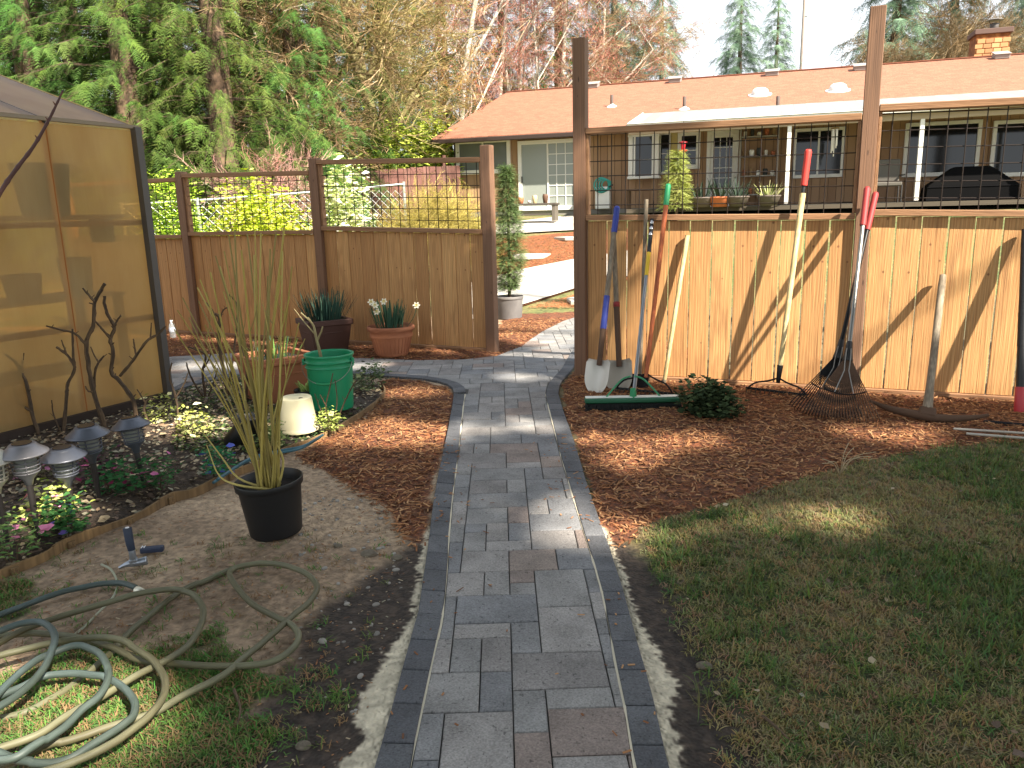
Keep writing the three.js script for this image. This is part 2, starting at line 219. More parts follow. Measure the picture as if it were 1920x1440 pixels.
  // border: stones laid end to end between the outer and the inner line
  const band = (A, Bn, len) => { const out = []; let s = 0; const L = [0]; for (let i = 1; i < A.length; i++) L.push(L[i - 1] + Math.hypot(A[i][0] - A[i - 1][0], A[i][1] - A[i - 1][1])); const T = L[L.length - 1]; const at = (Q, s) => { let i = 1; while (i < L.length - 1 && L[i] < s) i++; const t = (s - L[i - 1]) / (L[i] - L[i - 1]); return [lerp(Q[i - 1][0], Q[i][0], t), lerp(Q[i - 1][1], Q[i][1], t)]; }; while (s < T - 0.03) { const e = Math.min(T, s + len * (0.96 + 0.08 * r())); out.push([at(A, s + J), at(A, e - J), at(Bn, e - J), at(Bn, s + J)]); s = e; } return out; };
  const resample = (Q, n) => { const L = [0]; for (let i = 1; i < Q.length; i++) L.push(L[i - 1] + Math.hypot(Q[i][0] - Q[i - 1][0], Q[i][1] - Q[i - 1][1])); const out = []; for (let k = 0; k <= n; k++) { const s = k / n * L[L.length - 1]; let i = 1; while (i < L.length - 1 && L[i] < s) i++; const t = (s - L[i - 1]) / (L[i] - L[i - 1]); out.push([lerp(Q[i - 1][0], Q[i][0], t), lerp(Q[i - 1][1], Q[i][1], t)]); } return out; };
  const gap = (Q, k) => Q.map(([x, z]) => [x + k, z]);
  const bands = [...band(resample(outL, 40), resample(gap(inL, -0.005), 40), 0.152), ...band(resample(outR, 40), resample(gap(inR, 0.005), 40), 0.152)];
  const offs = (Q, k) => Q.map((p, i) => { const a = Q[Math.max(0, i - 1)], b = Q[Math.min(Q.length - 1, i + 1)], dx = b[0] - a[0], dz = b[1] - a[1], l = Math.hypot(dx, dz); return [p[0] + dz / l * k, p[1] - dx / l * k]; });
  const bl = resample(branchLow, 40); bands.push(...band(bl, offs(bl, -0.085), 0.152));
  const gr = resample(gateR, 24); bands.push(...band(gr, offs(gr, -0.085), 0.152));
  const bandList = bands.map((B) => ({ B, border: true, d: Math.hypot(B[0][0], B[0][1]), a: 0.0115 }));
  const bandPolys = [...bl.map((p) => p)];
  // interior pieces lying under the curved bands sit lower; sort all by how large they show, 300 stones as single meshes
  const all = [...pieces, ...bandList].map((p) => ({ ...p, show: p.a * EYE / Math.pow(p.d, 3) })).sort((a, b) => b.show - a.show);
  const rest = { 0: [], 1: [] };
  all.forEach((p, k) => {
    const lap = !p.border && segDist(p.cx, p.cz, bl) < 0.075; const top = 0.022 + (r() - 0.5) * 0.004 + (p.border ? 0.002 : 0) - (lap ? 0.008 : 0) - (!p.border && p.cz < -3.9 ? 0.004 : 0);
    const g = stone(p.B, top); if (!g) return;
    const m = p.border ? borders[Math.floor(r() * 3)] : p.brown ? browns[Math.floor(r() * 2)] : greys[Math.floor(r() * greys.length)];
    if (k < 299) { const c0 = p.B.reduce((s, q) => [s[0] + q[0] / p.B.length, s[1] + q[1] / p.B.length], [0, 0]); g.translate(-c0[0], -top, -c0[1]); const o = live(new THREE.Mesh(g, m)); o.position.set(c0[0], top, c0[1]); o.rotation.set((r() - 0.5) * 0.014, 0, (r() - 0.5) * 0.014); o.name = p.border ? 'border_paver' : 'paver'; path.add(o); } else rest[p.border ? 1 : 0].push(g);
  });
  for (const k of [0, 1]) if (rest[k].length) { const o = part(k ? 'far_border_paving' : 'far_paving', merge(rest[k]), k ? borders[0] : greys[0], path); o.userData.kind = 'stuff'; }
  // bedding sand that shows in the joints
  const sh = new THREE.Shape(pathOuter.map(([x, z]) => new THREE.Vector2(x, -z))); const bedg = new THREE.ShapeGeometry(sh).rotateX(-Math.PI / 2).translate(0, 0.012, 0);
  { const U = bedg.attributes.uv, Q = bedg.attributes.position; for (let k = 0; k < U.count; k++) U.setXY(k, Q.getX(k), Q.getZ(k)); }
  part('joint_bedding', bedg, mat(0x4a4844, 0.95), path);
  for (const [Q, k] of [[inL, -0.0025], [inR, 0.0025]]) { const q = resample(gap(Q, k), 60), pos = [], idx = []; q.forEach(([x, z], i) => { const w = 0.0042 * sstep(0.38, 0.7, fbm(i * 0.35, k * 900, 3)) + 0.0003; pos.push(x - w, 0.0215, z, x + w, 0.0215, z); if (i) { const a = i * 2; idx.push(a - 2, a - 1, a, a, a - 1, a + 1); } }); const g = new THREE.BufferGeometry(); g.setAttribute('position', new THREE.Float32BufferAttribute(pos, 3)); g.setAttribute('uv', new THREE.Float32BufferAttribute(new Float32Array(pos.length / 3 * 2), 2)); g.setIndex(idx); g.computeVertexNormals(); part('joint_sand', g, mat(0xc9c0aa, 0.95), path); }
}
// ---------- cedar fences ----------
function woodTex(seed, a, b, dark, knots = 2, w = 128, h = 512) {
  const r = rng(seed), ox = r() * 50, oy = r() * 50, K = []; for (let i = 0; i < knots; i++) K.push([0.15 + 0.7 * r(), r(), 0.02 + 0.03 * r()]);
  return tex(w, h, (i, j) => {
    let x = i; for (const [kx, ky, s] of K) { const dx = i - kx, dy = (j - ky) * 5; x += 0.22 * s / 0.04 * dx * Math.exp(-(dx * dx * 26 + dy * dy * 3)); }
    const ring = x * 9 + 2.4 * fbm(x * 2 + ox, j * 1.6 + oy, 3), g = 0.5 + 0.5 * Math.sin(ring * 5.2), fine = vn(x * 90 + ox, j * 9 + oy);
    let c = mix3(a, b, clamp(0.55 * g + 0.5 * fbm(x * 5 + ox, j * 2.2 + oy, 3) - 0.1)); c = mul3(c, 0.86 + 0.24 * fine);
    c = mix3(c, dark, 0.3 * sstep(0.6, 0.85, fbm(i * 2 + oy, j * 3 + ox, 4)));
    for (const [kx, ky, s] of K) { const dd = Math.hypot(i - kx, (j - ky) * 7); c = mix3(c, dark, 0.85 * sstep(s * 1.5, s * 0.5, dd)); }
    return c;
  });
}
const woodBump = tex(128, 256, (i, j) => 0.5 * vn(i * 60, j * 6, 60) + 0.5 * fbm(i * 8, j * 2, 3, 8), false);
const cedarT = [0, 1, 2, 3, 4, 5, 6].map((k) => woodTex(100 + k, rgb(218 - 4 * k, 174 - 4 * k, 116 - 3 * k), rgb(190 - 4 * k, 140 - 4 * k, 88 - 3 * k), rgb(118, 76, 46), k % 3));
const cedar = cedarT.map((t) => mat(0xffffff, 0.72, { map: t, bumpMap: woodBump, bumpScale: 0.0025 }));
const postT = [0, 1].map((k) => woodTex(200 + k, rgb(138, 104, 80), rgb(114, 84, 64), rgb(74, 54, 44), 3)), postM = postT.map((t) => mat(0xffffff, 0.75, { map: t, bumpMap: woodBump, bumpScale: 0.002 }));
const railT = (() => { const t = woodTex(221, rgb(176, 126, 86), rgb(150, 100, 66), rgb(96, 62, 42), 1, 512, 64); return t; })();
const railTex = tex(512, 64, (i, j) => { const g = fbm(i * 3, j * 12 + 2 * fbm(i * 2, j, 2), 4), f = vn(i * 14, j * 50); return mul3(mix3(rgb(168, 128, 92), rgb(132, 96, 68), clamp(g * 1.7 - 0.35)), 0.86 + 0.25 * f); });
const railM = mat(0xffffff, 0.75, { map: railTex, bumpMap: woodBump, bumpScale: 0.0015 });
const wireM = mat(0x2a211c, 0.55, { metalness: 0.5 });
function fenceFrame(name, label, p0, dir, nrm) {
  const g = thing(name, label, 'fence', p0); g.rotation.y = Math.atan2(-dir.z, dir.x); g.updateMatrixWorld(true);
  const at = (u, v, out = 0) => { const q = onPlane(u, v, p0.clone().addScaledVector(nrm, out), nrm); const l = g.worldToLocal(q); return l; };
  return { g, at };
}
function fencePanel(g, s0, s1, mid, top, r, mats, opt = {}) { // between post faces s0..s1; mid/top are [h at s0, h at s1] of the rail tops
  const L = s1 - s0, c = (s0 + s1) / 2, tilt = (h) => Math.atan2(h[1] - h[0], L);
  const rail = (name, h, th, dp) => { const m = part(name, rb(L / Math.cos(tilt(h)) - 0.004, th, dp, 0, -th / 2, 0, 0.005), railM, g); m.position.set(c, (h[0] + h[1]) / 2, 0); m.rotation.z = tilt(h); return m; };
  rail('middle_rail', mid, 0.04, 0.092); if (top) rail('top_rail', top, 0.042, 0.092);
  rail('bottom_rail', [0.045, 0.045], 0.038, 0.06);
  const n = Math.max(1, Math.round(L / 0.1465)), pitch = L / n, bw = pitch - 0.0065;
  for (let i = 0; i < n; i++) {
    const s = s0 + pitch * (i + 0.5), hTop = lerp(mid[0], mid[1], (s - s0) / L) - 0.043, h0 = 0.048, m = part('board', rb(bw - 0.004 * r(), hTop - h0, 0.018, 0, 0, 0, 0.003), mats[Math.floor(r() * mats.length)], g);
    m.position.set(s + (r() - 0.5) * 0.003, (hTop + h0) / 2, (r() - 0.5) * 0.004); m.rotation.z = (r() - 0.5) * 0.004;
  }
  if (top) {
    for (const [s, k] of [[s0 + 0.011, 0], [s1 - 0.011, 1]]) { const a = mid[k] + 0.002, b = top[k] - 0.044; const m = part('side_trim', rb(0.02, b - a, 0.06, 0, 0, 0, 0.003), railM, g); m.position.set(s, (a + b) / 2, 0); }
    const W = [], x0 = s0 + 0.022, x1 = s1 - 0.022; for (let x = x0 + 0.06; x < x1 - 0.02; x += 0.1016) { const t = (x - s0) / L; W.push(rod(V3(x, lerp(mid[0], mid[1], t) + 0.001, 0.003), V3(x, lerp(top[0], top[1], t) - 0.043, 0.003), 0.0036, 0.0036, 5)); }
    const hh = Math.min(top[0] - mid[0], top[1] - mid[1]) - 0.05; for (let y = 0.07; y < hh; y += 0.1016) W.push(rod(V3(x0, mid[0] + y, -0.003), V3(x1, mid[1] + y, -0.003), 0.0036, 0.0036, 5));
    part('wire_mesh', W, wireM, g);
  }
}
const fencePost = (g, s, h, w, m, z = 0) => { const o = part('post', rb(w, h + 0.04, w, 0, 0, 0, 0.006), m, g); o.position.set(s, h / 2 - 0.02, z); return o; };
const FR = fenceFrame('wooden_fence', 'sunlit cedar board fence with dark wire grid top and tools leaning on it', FR0, FRd, FRn);
let rightPostS;
{
  const r = rng(31), { g, at } = FR, w = 0.092;
  const hA = at(1091, 72).y, s2 = at(1624, 330).x, hB = at(1648, 13).y; rightPostS = s2;
  fencePost(g, 0, hA, w, postM[1]); fencePost(g, s2, hB, w, postM[0]);
  const s3 = s2 + 2.0; fencePost(g, s3, hB, w, postM[0]);
  const mid = [at(1112, 403).y, at(1596, 400).y], top = [at(1112, 240).y, at(1600, 214).y], midB = [at(1660, 392).y, at(1900, 393).y], topB = [at(1660, 196).y, at(1900, 184).y];
  fencePanel(g, w / 2, s2 - w / 2, mid, top, r, cedar);
  const sl = 2.0 - w, kB = (h) => h[0] + (h[1] - h[0]) * sl / (at(1900, 393).x - at(1660, 392).x);
  fencePanel(g, s2 + w / 2, s3 - w / 2, [midB[0], kB(midB)], [topB[0], kB(topB)], r, cedar);
}
const FL = fenceFrame('wooden_fence', 'shaded cedar board fence with stepped wire grid panels behind the flower pots', FL0, FLd.clone().negate(), FLn);
{
  const r = rng(37), { g, at } = FL, w = 0.092;
  const p1 = at(917, 430).x, p2 = at(600, 430).x, p3 = at(352, 440).x, p4 = p3 - 1.85;
  fencePost(g, p1, at(917, 272).y, w, postM[0]); fencePost(g, p2, at(592, 297).y, w, postM[1]); fencePost(g, p3, at(340, 322).y, w, postM[1]); fencePost(g, p4, 1.72, w, postM[1]);
  const H = (u, v) => at(u, v).y;
  fencePanel(g, p2 + w / 2, p1 - w / 2, [H(612, 424), H(900, 430)], [H(612, 299), H(900, 295)], r, cedar);
  fencePanel(g, p3 + w / 2, p2 - w / 2, [H(360, 435), H(588, 431)], [H(356, 325), H(584, 320)], r, cedar);
  const m3 = H(340, 440), t3 = H(330, 333); fencePanel(g, p4 + w / 2, p3 - w / 2, [m3, m3], [t3, t3], r, cedar);
}
// ---------- garden tools leaning on the sunlit fence ----------
const ON = (u, v, out = 0.06) => onPlane(u, v, FR0.clone().addScaledVector(FRn, out), FRn);
const steel = mat(0x8d8c88, 0.42, { metalness: 0.85 }), wornSteel = mat(0xb4aea2, 0.55, { metalness: 0.55 }), blackSteel = mat(0x1d1d1f, 0.45, { metalness: 0.6 }), rust = mat(0x5c4636, 0.8, { metalness: 0.3 });
const redGrip = mat(0xc4382f, 0.6), darkRedGrip = mat(0x8e2a2a, 0.62), blueGrip = mat(0x2f3f95, 0.55), greenPl = mat(0x1f8a57, 0.5), blackPl = mat(0x18191b, 0.5), yellowPl = mat(0xd6b021, 0.5);
const handleTex = (a, b) => tex(64, 512, (i, j) => mul3(mix3(a, b, clamp(fbm(i * 5, j * 9, 3, 5) * 1.6 - 0.3)), 0.84 + 0.3 * vn(i * 40, j * 40)));
const ashT = handleTex(rgb(214, 188, 142), rgb(176, 144, 98)), ashM = mat(0xffffff, 0.6, { map: ashT }), paleM = mat(0xffffff, 0.6, { map: handleTex(rgb(222, 204, 158), rgb(188, 166, 112)) }), greyWood = mat(0xffffff, 0.75, { map: handleTex(rgb(150, 138, 118), rgb(112, 100, 84)) }), orangeWood = mat(0xffffff, 0.55, { map: handleTex(rgb(196, 108, 58), rgb(158, 78, 40)) });
function tool(name, label, category, P0, P1, group) { // y runs up the shaft, z faces the viewer
  const g = thing(name, label, category, P0, group), y = P1.clone().sub(P0), L = y.length(); y.normalize(); const z = FRn.clone().addScaledVector(y, -FRn.dot(y)).normalize(), x = y.clone().cross(z);
  g.quaternion.setFromRotationMatrix(new THREE.Matrix4().makeBasis(x, y, z)); g.userData.L = L; return g;
}
const shaft = (L, a, b, r0, r1 = r0, sides = 12) => tube([V3(0, a * L, 0), V3(0, lerp(a, b, 0.5) * L, 0), V3(0, b * L, 0)], [r0, (r0 + r1) / 2, r1], sides);
const grip = (L, a, b, r) => lathe([[0, b * L + 0.004], [r * 0.8, b * L + 0.002], [r * 1.08, b * L - 0.012], [r, lerp(a, b, 0.75) * L], [r * 1.04, lerp(a, b, 0.5) * L], [r, a * L + 0.01], [r * 0.95, a * L]].reverse(), 16);
function blade(w, l, bow, point) { // dished blade from y = l (shoulder) to y = 0 (tip)
  const N = 10, S = 8, pos = [], idx = [], th = 0.002;
  for (const side of [0, 1]) for (let i = 0; i <= N; i++) { const t = i / N, y = l * (1 - t), hw = w / 2 * (t < 0.1 ? 0.82 + 1.8 * t : t < 0.5 ? 1 : point ? Math.sqrt(Math.max(0.0004, 1 - Math.pow((t - 0.5) / 0.5, 2))) : 1 - 0.1 * (t - 0.5)); for (let k = 0; k <= S; k++) { const s = (k / S) * 2 - 1; pos.push(s * hw, y, bow * (s * s - 0.5) * (1 - 0.5 * t) + 0.012 * Math.sin(t * 3) + side * th); } }
  const V = (N + 1) * (S + 1); for (const side of [0, 1]) for (let i = 0; i < N; i++) for (let k = 0; k < S; k++) { const a = side * V + i * (S + 1) + k, b = a + S + 1; side ? idx.push(a, b, a + 1, b, b + 1, a + 1) : idx.push(a, a + 1, b, b, a + 1, b + 1); }
  const g = new THREE.BufferGeometry(); g.setAttribute('position', new THREE.Float32BufferAttribute(pos, 3)); g.setAttribute('uv', new THREE.Float32BufferAttribute(new Float32Array(pos.length / 3 * 2), 2)); g.setIndex(idx); g.computeVertexNormals(); return g;
}
function bowRake(g, w, h, m, tineM, n = 14, drop = 0.05) { // head bar at y = 0.03, bow arms up to y = h
  const arms = [-1, 1].map((s) => tube(curve([V3(0, h, 0), V3(s * w * 0.16, h * 0.8, 0.01), V3(s * w * 0.36, h * 0.62, 0.015), V3(s * w * 0.47, h * 0.3, 0.01), V3(s * w * 0.47, 0.04, 0)], 12), 0.006, 7)); for (const a of arms) part('bow_arm', a, m, g);
  part('head_bar', rb(w, 0.016, 0.012, 0, 0.04, 0, 0.003), m, g);
  for (let i = 0; i < n; i++) { const x = (i / (n - 1) - 0.5) * (w - 0.02); part('tine', tube([V3(x, 0.04, 0.002), V3(x, 0.03, drop * 0.6), V3(x, 0.005, drop)], [0.0045, 0.004, 0.002], 6), tineM, g); }
}
{ // blue-gripped shovel
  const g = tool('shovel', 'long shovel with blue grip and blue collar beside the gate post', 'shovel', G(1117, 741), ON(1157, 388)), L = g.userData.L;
  part('blade', blade(0.17, 0.25, 0.05, true), mat(0xd8d4ca, 0.5, { metalness: 0.3 }), g); part('socket', shaft(L, 0.155, 0.36, 0.019, 0.021), rust, g); part('collar', shaft(L, 0.345, 0.52, 0.0225, 0.0215), blueGrip, g); part('handle', shaft(L, 0.5, 0.9, 0.019, 0.018), greyWood, g); part('grip', grip(L, 0.86, 1, 0.021), blueGrip, g);  // blade coloured near white, the sun's reflection painted in
}
{
  const g = tool('shovel', 'dark wooden-handled shovel with open-backed steel socket, second from the gate post', 'shovel', G(1163, 738), ON(1150, 428)), L = g.userData.L;
  part('blade', blade(0.2, 0.24, 0.05, true), wornSteel, g); part('socket', shaft(L, 0.16, 0.53, 0.02, 0.022), rust, g); part('handle', shaft(L, 0.52, 1, 0.0195, 0.018), greyWood, g); part('ferrule', shaft(L, 0.515, 0.545, 0.0235, 0.0235), darkRedGrip, g);
}
const broomBase = G(1187, 772);
{ // push broom
  const g = tool('push_broom', 'push broom with green head, dark bristles and banded black and yellow handle', 'broom', broomBase.clone().setY(0.075), ON(1223, 412)), L = g.userData.L;
  part('handle', shaft(L, 0.05, 0.68, 0.0125), mat(0x8b8d90, 0.4, { metalness: 0.6 }), g); part('yellow_sleeve', shaft(L, 0.665, 0.81, 0.0142), yellowPl, g); part('black_sleeve', shaft(L, 0.8, 1.0, 0.0148), blackPl, g);
  for (const t of [0.9, 0.935, 0.97]) part('chrome_ring', shaft(L, t, t + 0.018, 0.016), mat(0xd9d9d9, 0.2, { metalness: 1 }), g);
  const hd = new THREE.Group(); hd.name = 'head'; g.add(hd); hd.quaternion.copy(g.quaternion).invert().multiply(new THREE.Quaternion().setFromAxisAngle(V3(0, 1, 0), -0.03));
  part('block', rb(0.61, 0.03, 0.075, 0, 0.004, 0, 0.01), mat(0x175a3c, 0.5), hd); part('white_strip', rb(0.6, 0.006, 0.05, 0, 0.0225, -0.005, 0.003), mat(0xd8dcd4, 0.5), hd);
  const r = rng(8), B = []; for (let i = 0; i < 74; i++) for (let k = 0; k < 7; k++) { const x = (i / 73 - 0.5) * 0.585, z = (k / 6 - 0.5) * 0.06; B.push(rod(V3(x, -0.016, z), V3(x * 1.03 + (r() - 0.5) * 0.012, -0.07 - r() * 0.008, z * 1.4 + (r() - 0.5) * 0.012), 0.0035, 0.003, 4)); }
  part('bristles', B, mat(0x171b19, 0.8), hd).userData.kind = 'stuff';
  for (const s of [-1, 1]) part('brace', tube(curve([V3(s * 0.17, 0.02, 0.0), V3(s * 0.12, 0.075, -0.02), V3(s * 0.06, 0.13, -0.04), V3(s * 0.012, 0.145, -0.045)], 10), 0.006, 7), mat(0x3f8d63, 0.5, { metalness: 0.2 }), hd);
  part('socket', tube([V3(0, 0.01, 0), V3(0, 0.075, -0.012)], [0.024, 0.017], 12), greenPl, hd);
}
{
  const g = tool('garden_hoe', 'plain grey wooden hoe handle standing behind the push broom', 'hoe', G(1199, 728), ON(1212, 374, 0.05)), L = g.userData.L;
  part('handle', shaft(L, 0.06, 1, 0.0135, 0.0145), greyWood, g); part('neck', tube(curve([V3(0, 0.13, 0), V3(0, 0.06, 0.01), V3(0, 0.03, 0.05)], 8), 0.007, 7), blackSteel, g); part('blade', rb(0.15, 0.1, 0.004, 0, 0.055, 0.055, 0.002), blackSteel, g);
}
{
  const g = tool('bow_rake', 'bow rake with orange handle and green grip end behind the broom', 'rake', G(1207, 744), ON(1253, 346)), L = g.userData.L;
  part('handle', shaft(L, 0.09, 0.91, 0.0145, 0.0165), orangeWood, g); part('grip', grip(L, 0.9, 1, 0.019), greenPl, g); bowRake(g, 0.4, 0.16, blackSteel, blackSteel, 14);
}
{
  const g = tool('wooden_pole', 'short pale wooden pole leaning alone on bright boards', 'pole', G(1244, 724), ON(1289, 441, 0.035)), L = g.userData.L;
  part('pole', shaft(L, 0, 1, 0.014, 0.0165), paleM, g); part('end_tip', lathe([[0, 0.004], [0.01, 0.004], [0.0147, 0.012], [0.015, 0.05]].map(([a, b]) => [a, b]), 12), greyWood, g);
}
{
  const g = tool('bow_rake', 'bow rake with bright red grip and pale yellow handle', 'rake', G(1455, 745), ON(1516, 281)), L = g.userData.L;
  part('handle', shaft(L, 0.12, 0.83, 0.0165, 0.0185), paleM, g); part('neck', shaft(L, 0.815, 0.87, 0.011), blackPl, g); part('grip', grip(L, 0.86, 1, 0.021), redGrip, g); part('socket', shaft(L, 0.06, 0.135, 0.013, 0.02), blackSteel, g); bowRake(g, 0.4, 0.13, blackSteel, blackSteel, 14, 0.06);
}
function leafRake(label, P0, P1, m, r) {
  const g = tool('leaf_rake', label, 'rake', P0, P1, 'leaf rakes with red grips'), L = g.userData.L, A = 0.4;
  part('handle', shaft(L, 0.26, 0.85, 0.0135, 0.0125), m, g); part('grip', grip(L, 0.83, 1, 0.0185), darkRedGrip, g);
  part('head_socket', tube([V3(0, A, 0), V3(0, 0.46, 0), V3(0, 0.52, 0)], [0.03, 0.022, 0.017], 12), blackPl, g);
  const n = 25, y0 = A + 0.03; for (let i = 0; i < n; i++) { const a = (i / (n - 1) - 0.5) * 1.02, e = A * (1.06 - 0.1 * Math.cos(a)), P = [V3(Math.sin(a) * 0.012, y0, 0.004), V3(Math.sin(a) * e * 0.5, y0 - Math.cos(a) * e * 0.5, 0.012), V3(Math.sin(a) * e, y0 - Math.cos(a) * e, 0.016), V3(Math.sin(a) * (e + 0.02), y0 - Math.cos(a) * (e + 0.02), 0.0), V3(Math.sin(a) * (e + 0.028), y0 - Math.cos(a) * (e + 0.028), -0.03)]; part('tine', tube(P, [0.0042, 0.0036, 0.003, 0.0028, 0.0022], 5), m === blackSteel ? blackSteel : rust, g); }
  const W = []; for (let i = 0; i <= 20; i++) { const a = (i / 20 - 0.5) * 0.98; W.push(V3(Math.sin(a) * A * 0.6, y0 - Math.cos(a) * A * 0.6, 0.017)); } part('spreader_bar', tube(W, 0.004, 6), blackSteel, g);
  for (const s of [-1, 1]) part('spring_wire', tube([V3(s * 0.012, 0.47, 0.024), V3(s * 0.014, 0.38, 0.03), V3(s * 0.012, 0.33, 0.032), V3(s * 0.05, y0 - A * 0.58, 0.022)], 0.0032, 6), steel, g);
  return g;
}
leafRake('leaf rake with bright steel shaft and red grip, foremost of the pair', G(1575, 800), ON(1626, 352, 0.13), steel, rng(3));
leafRake('leaf rake with black shaft and dark red grip, tucked behind the steel-shafted one', G(1543, 792), ON(1642, 362, 0.1), blackSteel, rng(4));
{
  const g = tool('pickaxe', 'old pickaxe with long curved head and grey wooden handle', 'pickaxe', G(1737, 783, 0.045), ON(1768, 517, 0.05)), L = g.userData.L;
  part('handle', tube([V3(0, 0.03, 0), V3(0, L * 0.2, 0), V3(0, L * 0.6, 0), V3(0, L * 0.93, 0), V3(0, L, 0)], [0.03, 0.022, 0.021, 0.022, 0.019], 12), greyWood, g);
  const hd = part('head', [tube(curve([V3(-0.3, 0.075, -0.05), V3(-0.2, 0.035, -0.03), V3(-0.05, 0.008, 0), V3(0.05, 0.008, 0), V3(0.2, 0.03, 0.02), V3(0.3, 0.06, 0.04)], 20), (t) => 0.007 + 0.02 * Math.sin(Math.PI * clamp(t, 0.03, 0.97)), 8), rb(0.09, 0.06, 0.06, 0, 0.03, 0, 0.012)], rust, g);
}
{
  const g = tool('digging_bar', 'black bar with white lettering and red foot at the fence end', 'bar', G(1911, 778), ON(1924, 430, 0.05)), L = g.userData.L;
  part('bar', shaft(L, 0.14, 1, 0.024, 0.024, 16), blackPl, g); part('foot', shaft(L, 0, 0.15, 0.03, 0.027, 16), mat(0xb5353c, 0.5), g);
  const c = document.createElement('canvas'); c.width = 64; c.height = 256; const x = c.getContext('2d'); x.fillStyle = '#131416'; x.fillRect(0, 0, 64, 256); x.fillStyle = '#e8e8e8'; for (let k = 0; k < 13; k++) x.fillRect(22, 14 + k * 18, 10 + (k * 7) % 14, 9);
  const t = new THREE.CanvasTexture(c); t.colorSpace = THREE.SRGBColorSpace; part('printed_sleeve', new THREE.CylinderGeometry(0.0255, 0.0255, 0.2, 16, 1, true).translate(0, L * 0.46, 0), mat(0xffffff, 0.5, { map: t }), g);
}
for (const [a, b, label] of [[[1788, 804], [2010, 818], 'thin pale metal stake lying on the mulch behind its twin'], [[1812, 813], [2015, 829], 'thin pale metal stake lying on the mulch beside the lawn edge']]) { const p = G(...a, 0.035), q = G(...b, 0.035); single('metal_stake', rod(p, q, 0.007, 0.007, 8), wornSteel, label, 'stake', 'stakes lying on the mulch'); }
{ // a rake head lying flat on the mulch at the edge of the picture
  const p = G(1845, 790, 0.03), q = G(2000, 803, 0.03), g = thing('garden_rake', 'black rake head lying flat on the mulch with tines down', 'rake', p), d = q.clone().sub(p);
  part('head_bar', rod(V3(0, 0, 0), d, 0.008, 0.008, 7), blackSteel, g); for (let i = 0; i < 13; i++) part('tine', rod(d.clone().multiplyScalar(i / 12), d.clone().multiplyScalar(i / 12).add(V3(0.004, -0.02, 0.06)), 0.005, 0.002, 6), blackSteel, g);
  part('handle', rod(d.clone().multiplyScalar(0.5), d.clone().multiplyScalar(0.5).add(V3(1.2, 0.0, -0.12)), 0.014, 0.014, 10), greyWood, g);
}
// ---------- flower bed, pots, lanterns, hose ----------
const BY = 0.045;                                       // the bed stands this much above the lawn
const noiseTex = (a, b, s = 10, w = 256) => tex(w, w, (i, j) => mix3(a, b, clamp(fbm(i * s, j * s, 5, s) * 1.8 - 0.4)));
const terraT = noiseTex(rgb(188, 124, 88), rgb(146, 90, 62), 8), terraM = mat(0xffffff, 0.85, { map: terraT }), soilM = mat(0x2e251d, 1, { map: noiseTex(rgb(220, 210, 200), rgb(110, 100, 90), 30) }), potBlack = mat(0x121315, 0.48), brownPl = mat(0x4c3026, 0.6);
// strap leaf: a bent, tapering, slightly folded blade rooted at the origin
function strap(len, w, lean, az, bend, seg = 5) { const L = [], pos = []; let y = 0, o = 0, a = lean; for (let i = 0; i <= seg; i++) { const t = i / seg, hw = w / 2 * Math.pow(Math.sin(Math.PI * (0.12 + 0.88 * (1 - t) * 0.98)), 0.6) * (1 - 0.5 * t); pos.push([o, y, hw]); o += Math.sin(a) * len / seg; y += Math.cos(a) * len / seg; a += bend / seg; } const ca = Math.cos(az), sa = Math.sin(az), P = (q, s) => V3(q[0] * ca - s * q[2] * sa, q[1], q[0] * sa + s * q[2] * ca); for (let i = 0; i < seg; i++) { const a0 = P(pos[i], -1), a1 = P(pos[i], 1), b0 = P(pos[i + 1], -1), b1 = P(pos[i + 1], 1); L.push([a0, a1, b0], [a1, b1, b0]); } return quadGeo(L); }
const leafM = (c, t = 0.35) => mat(c, 0.9, { specularIntensity: 0.3, side: THREE.DoubleSide });
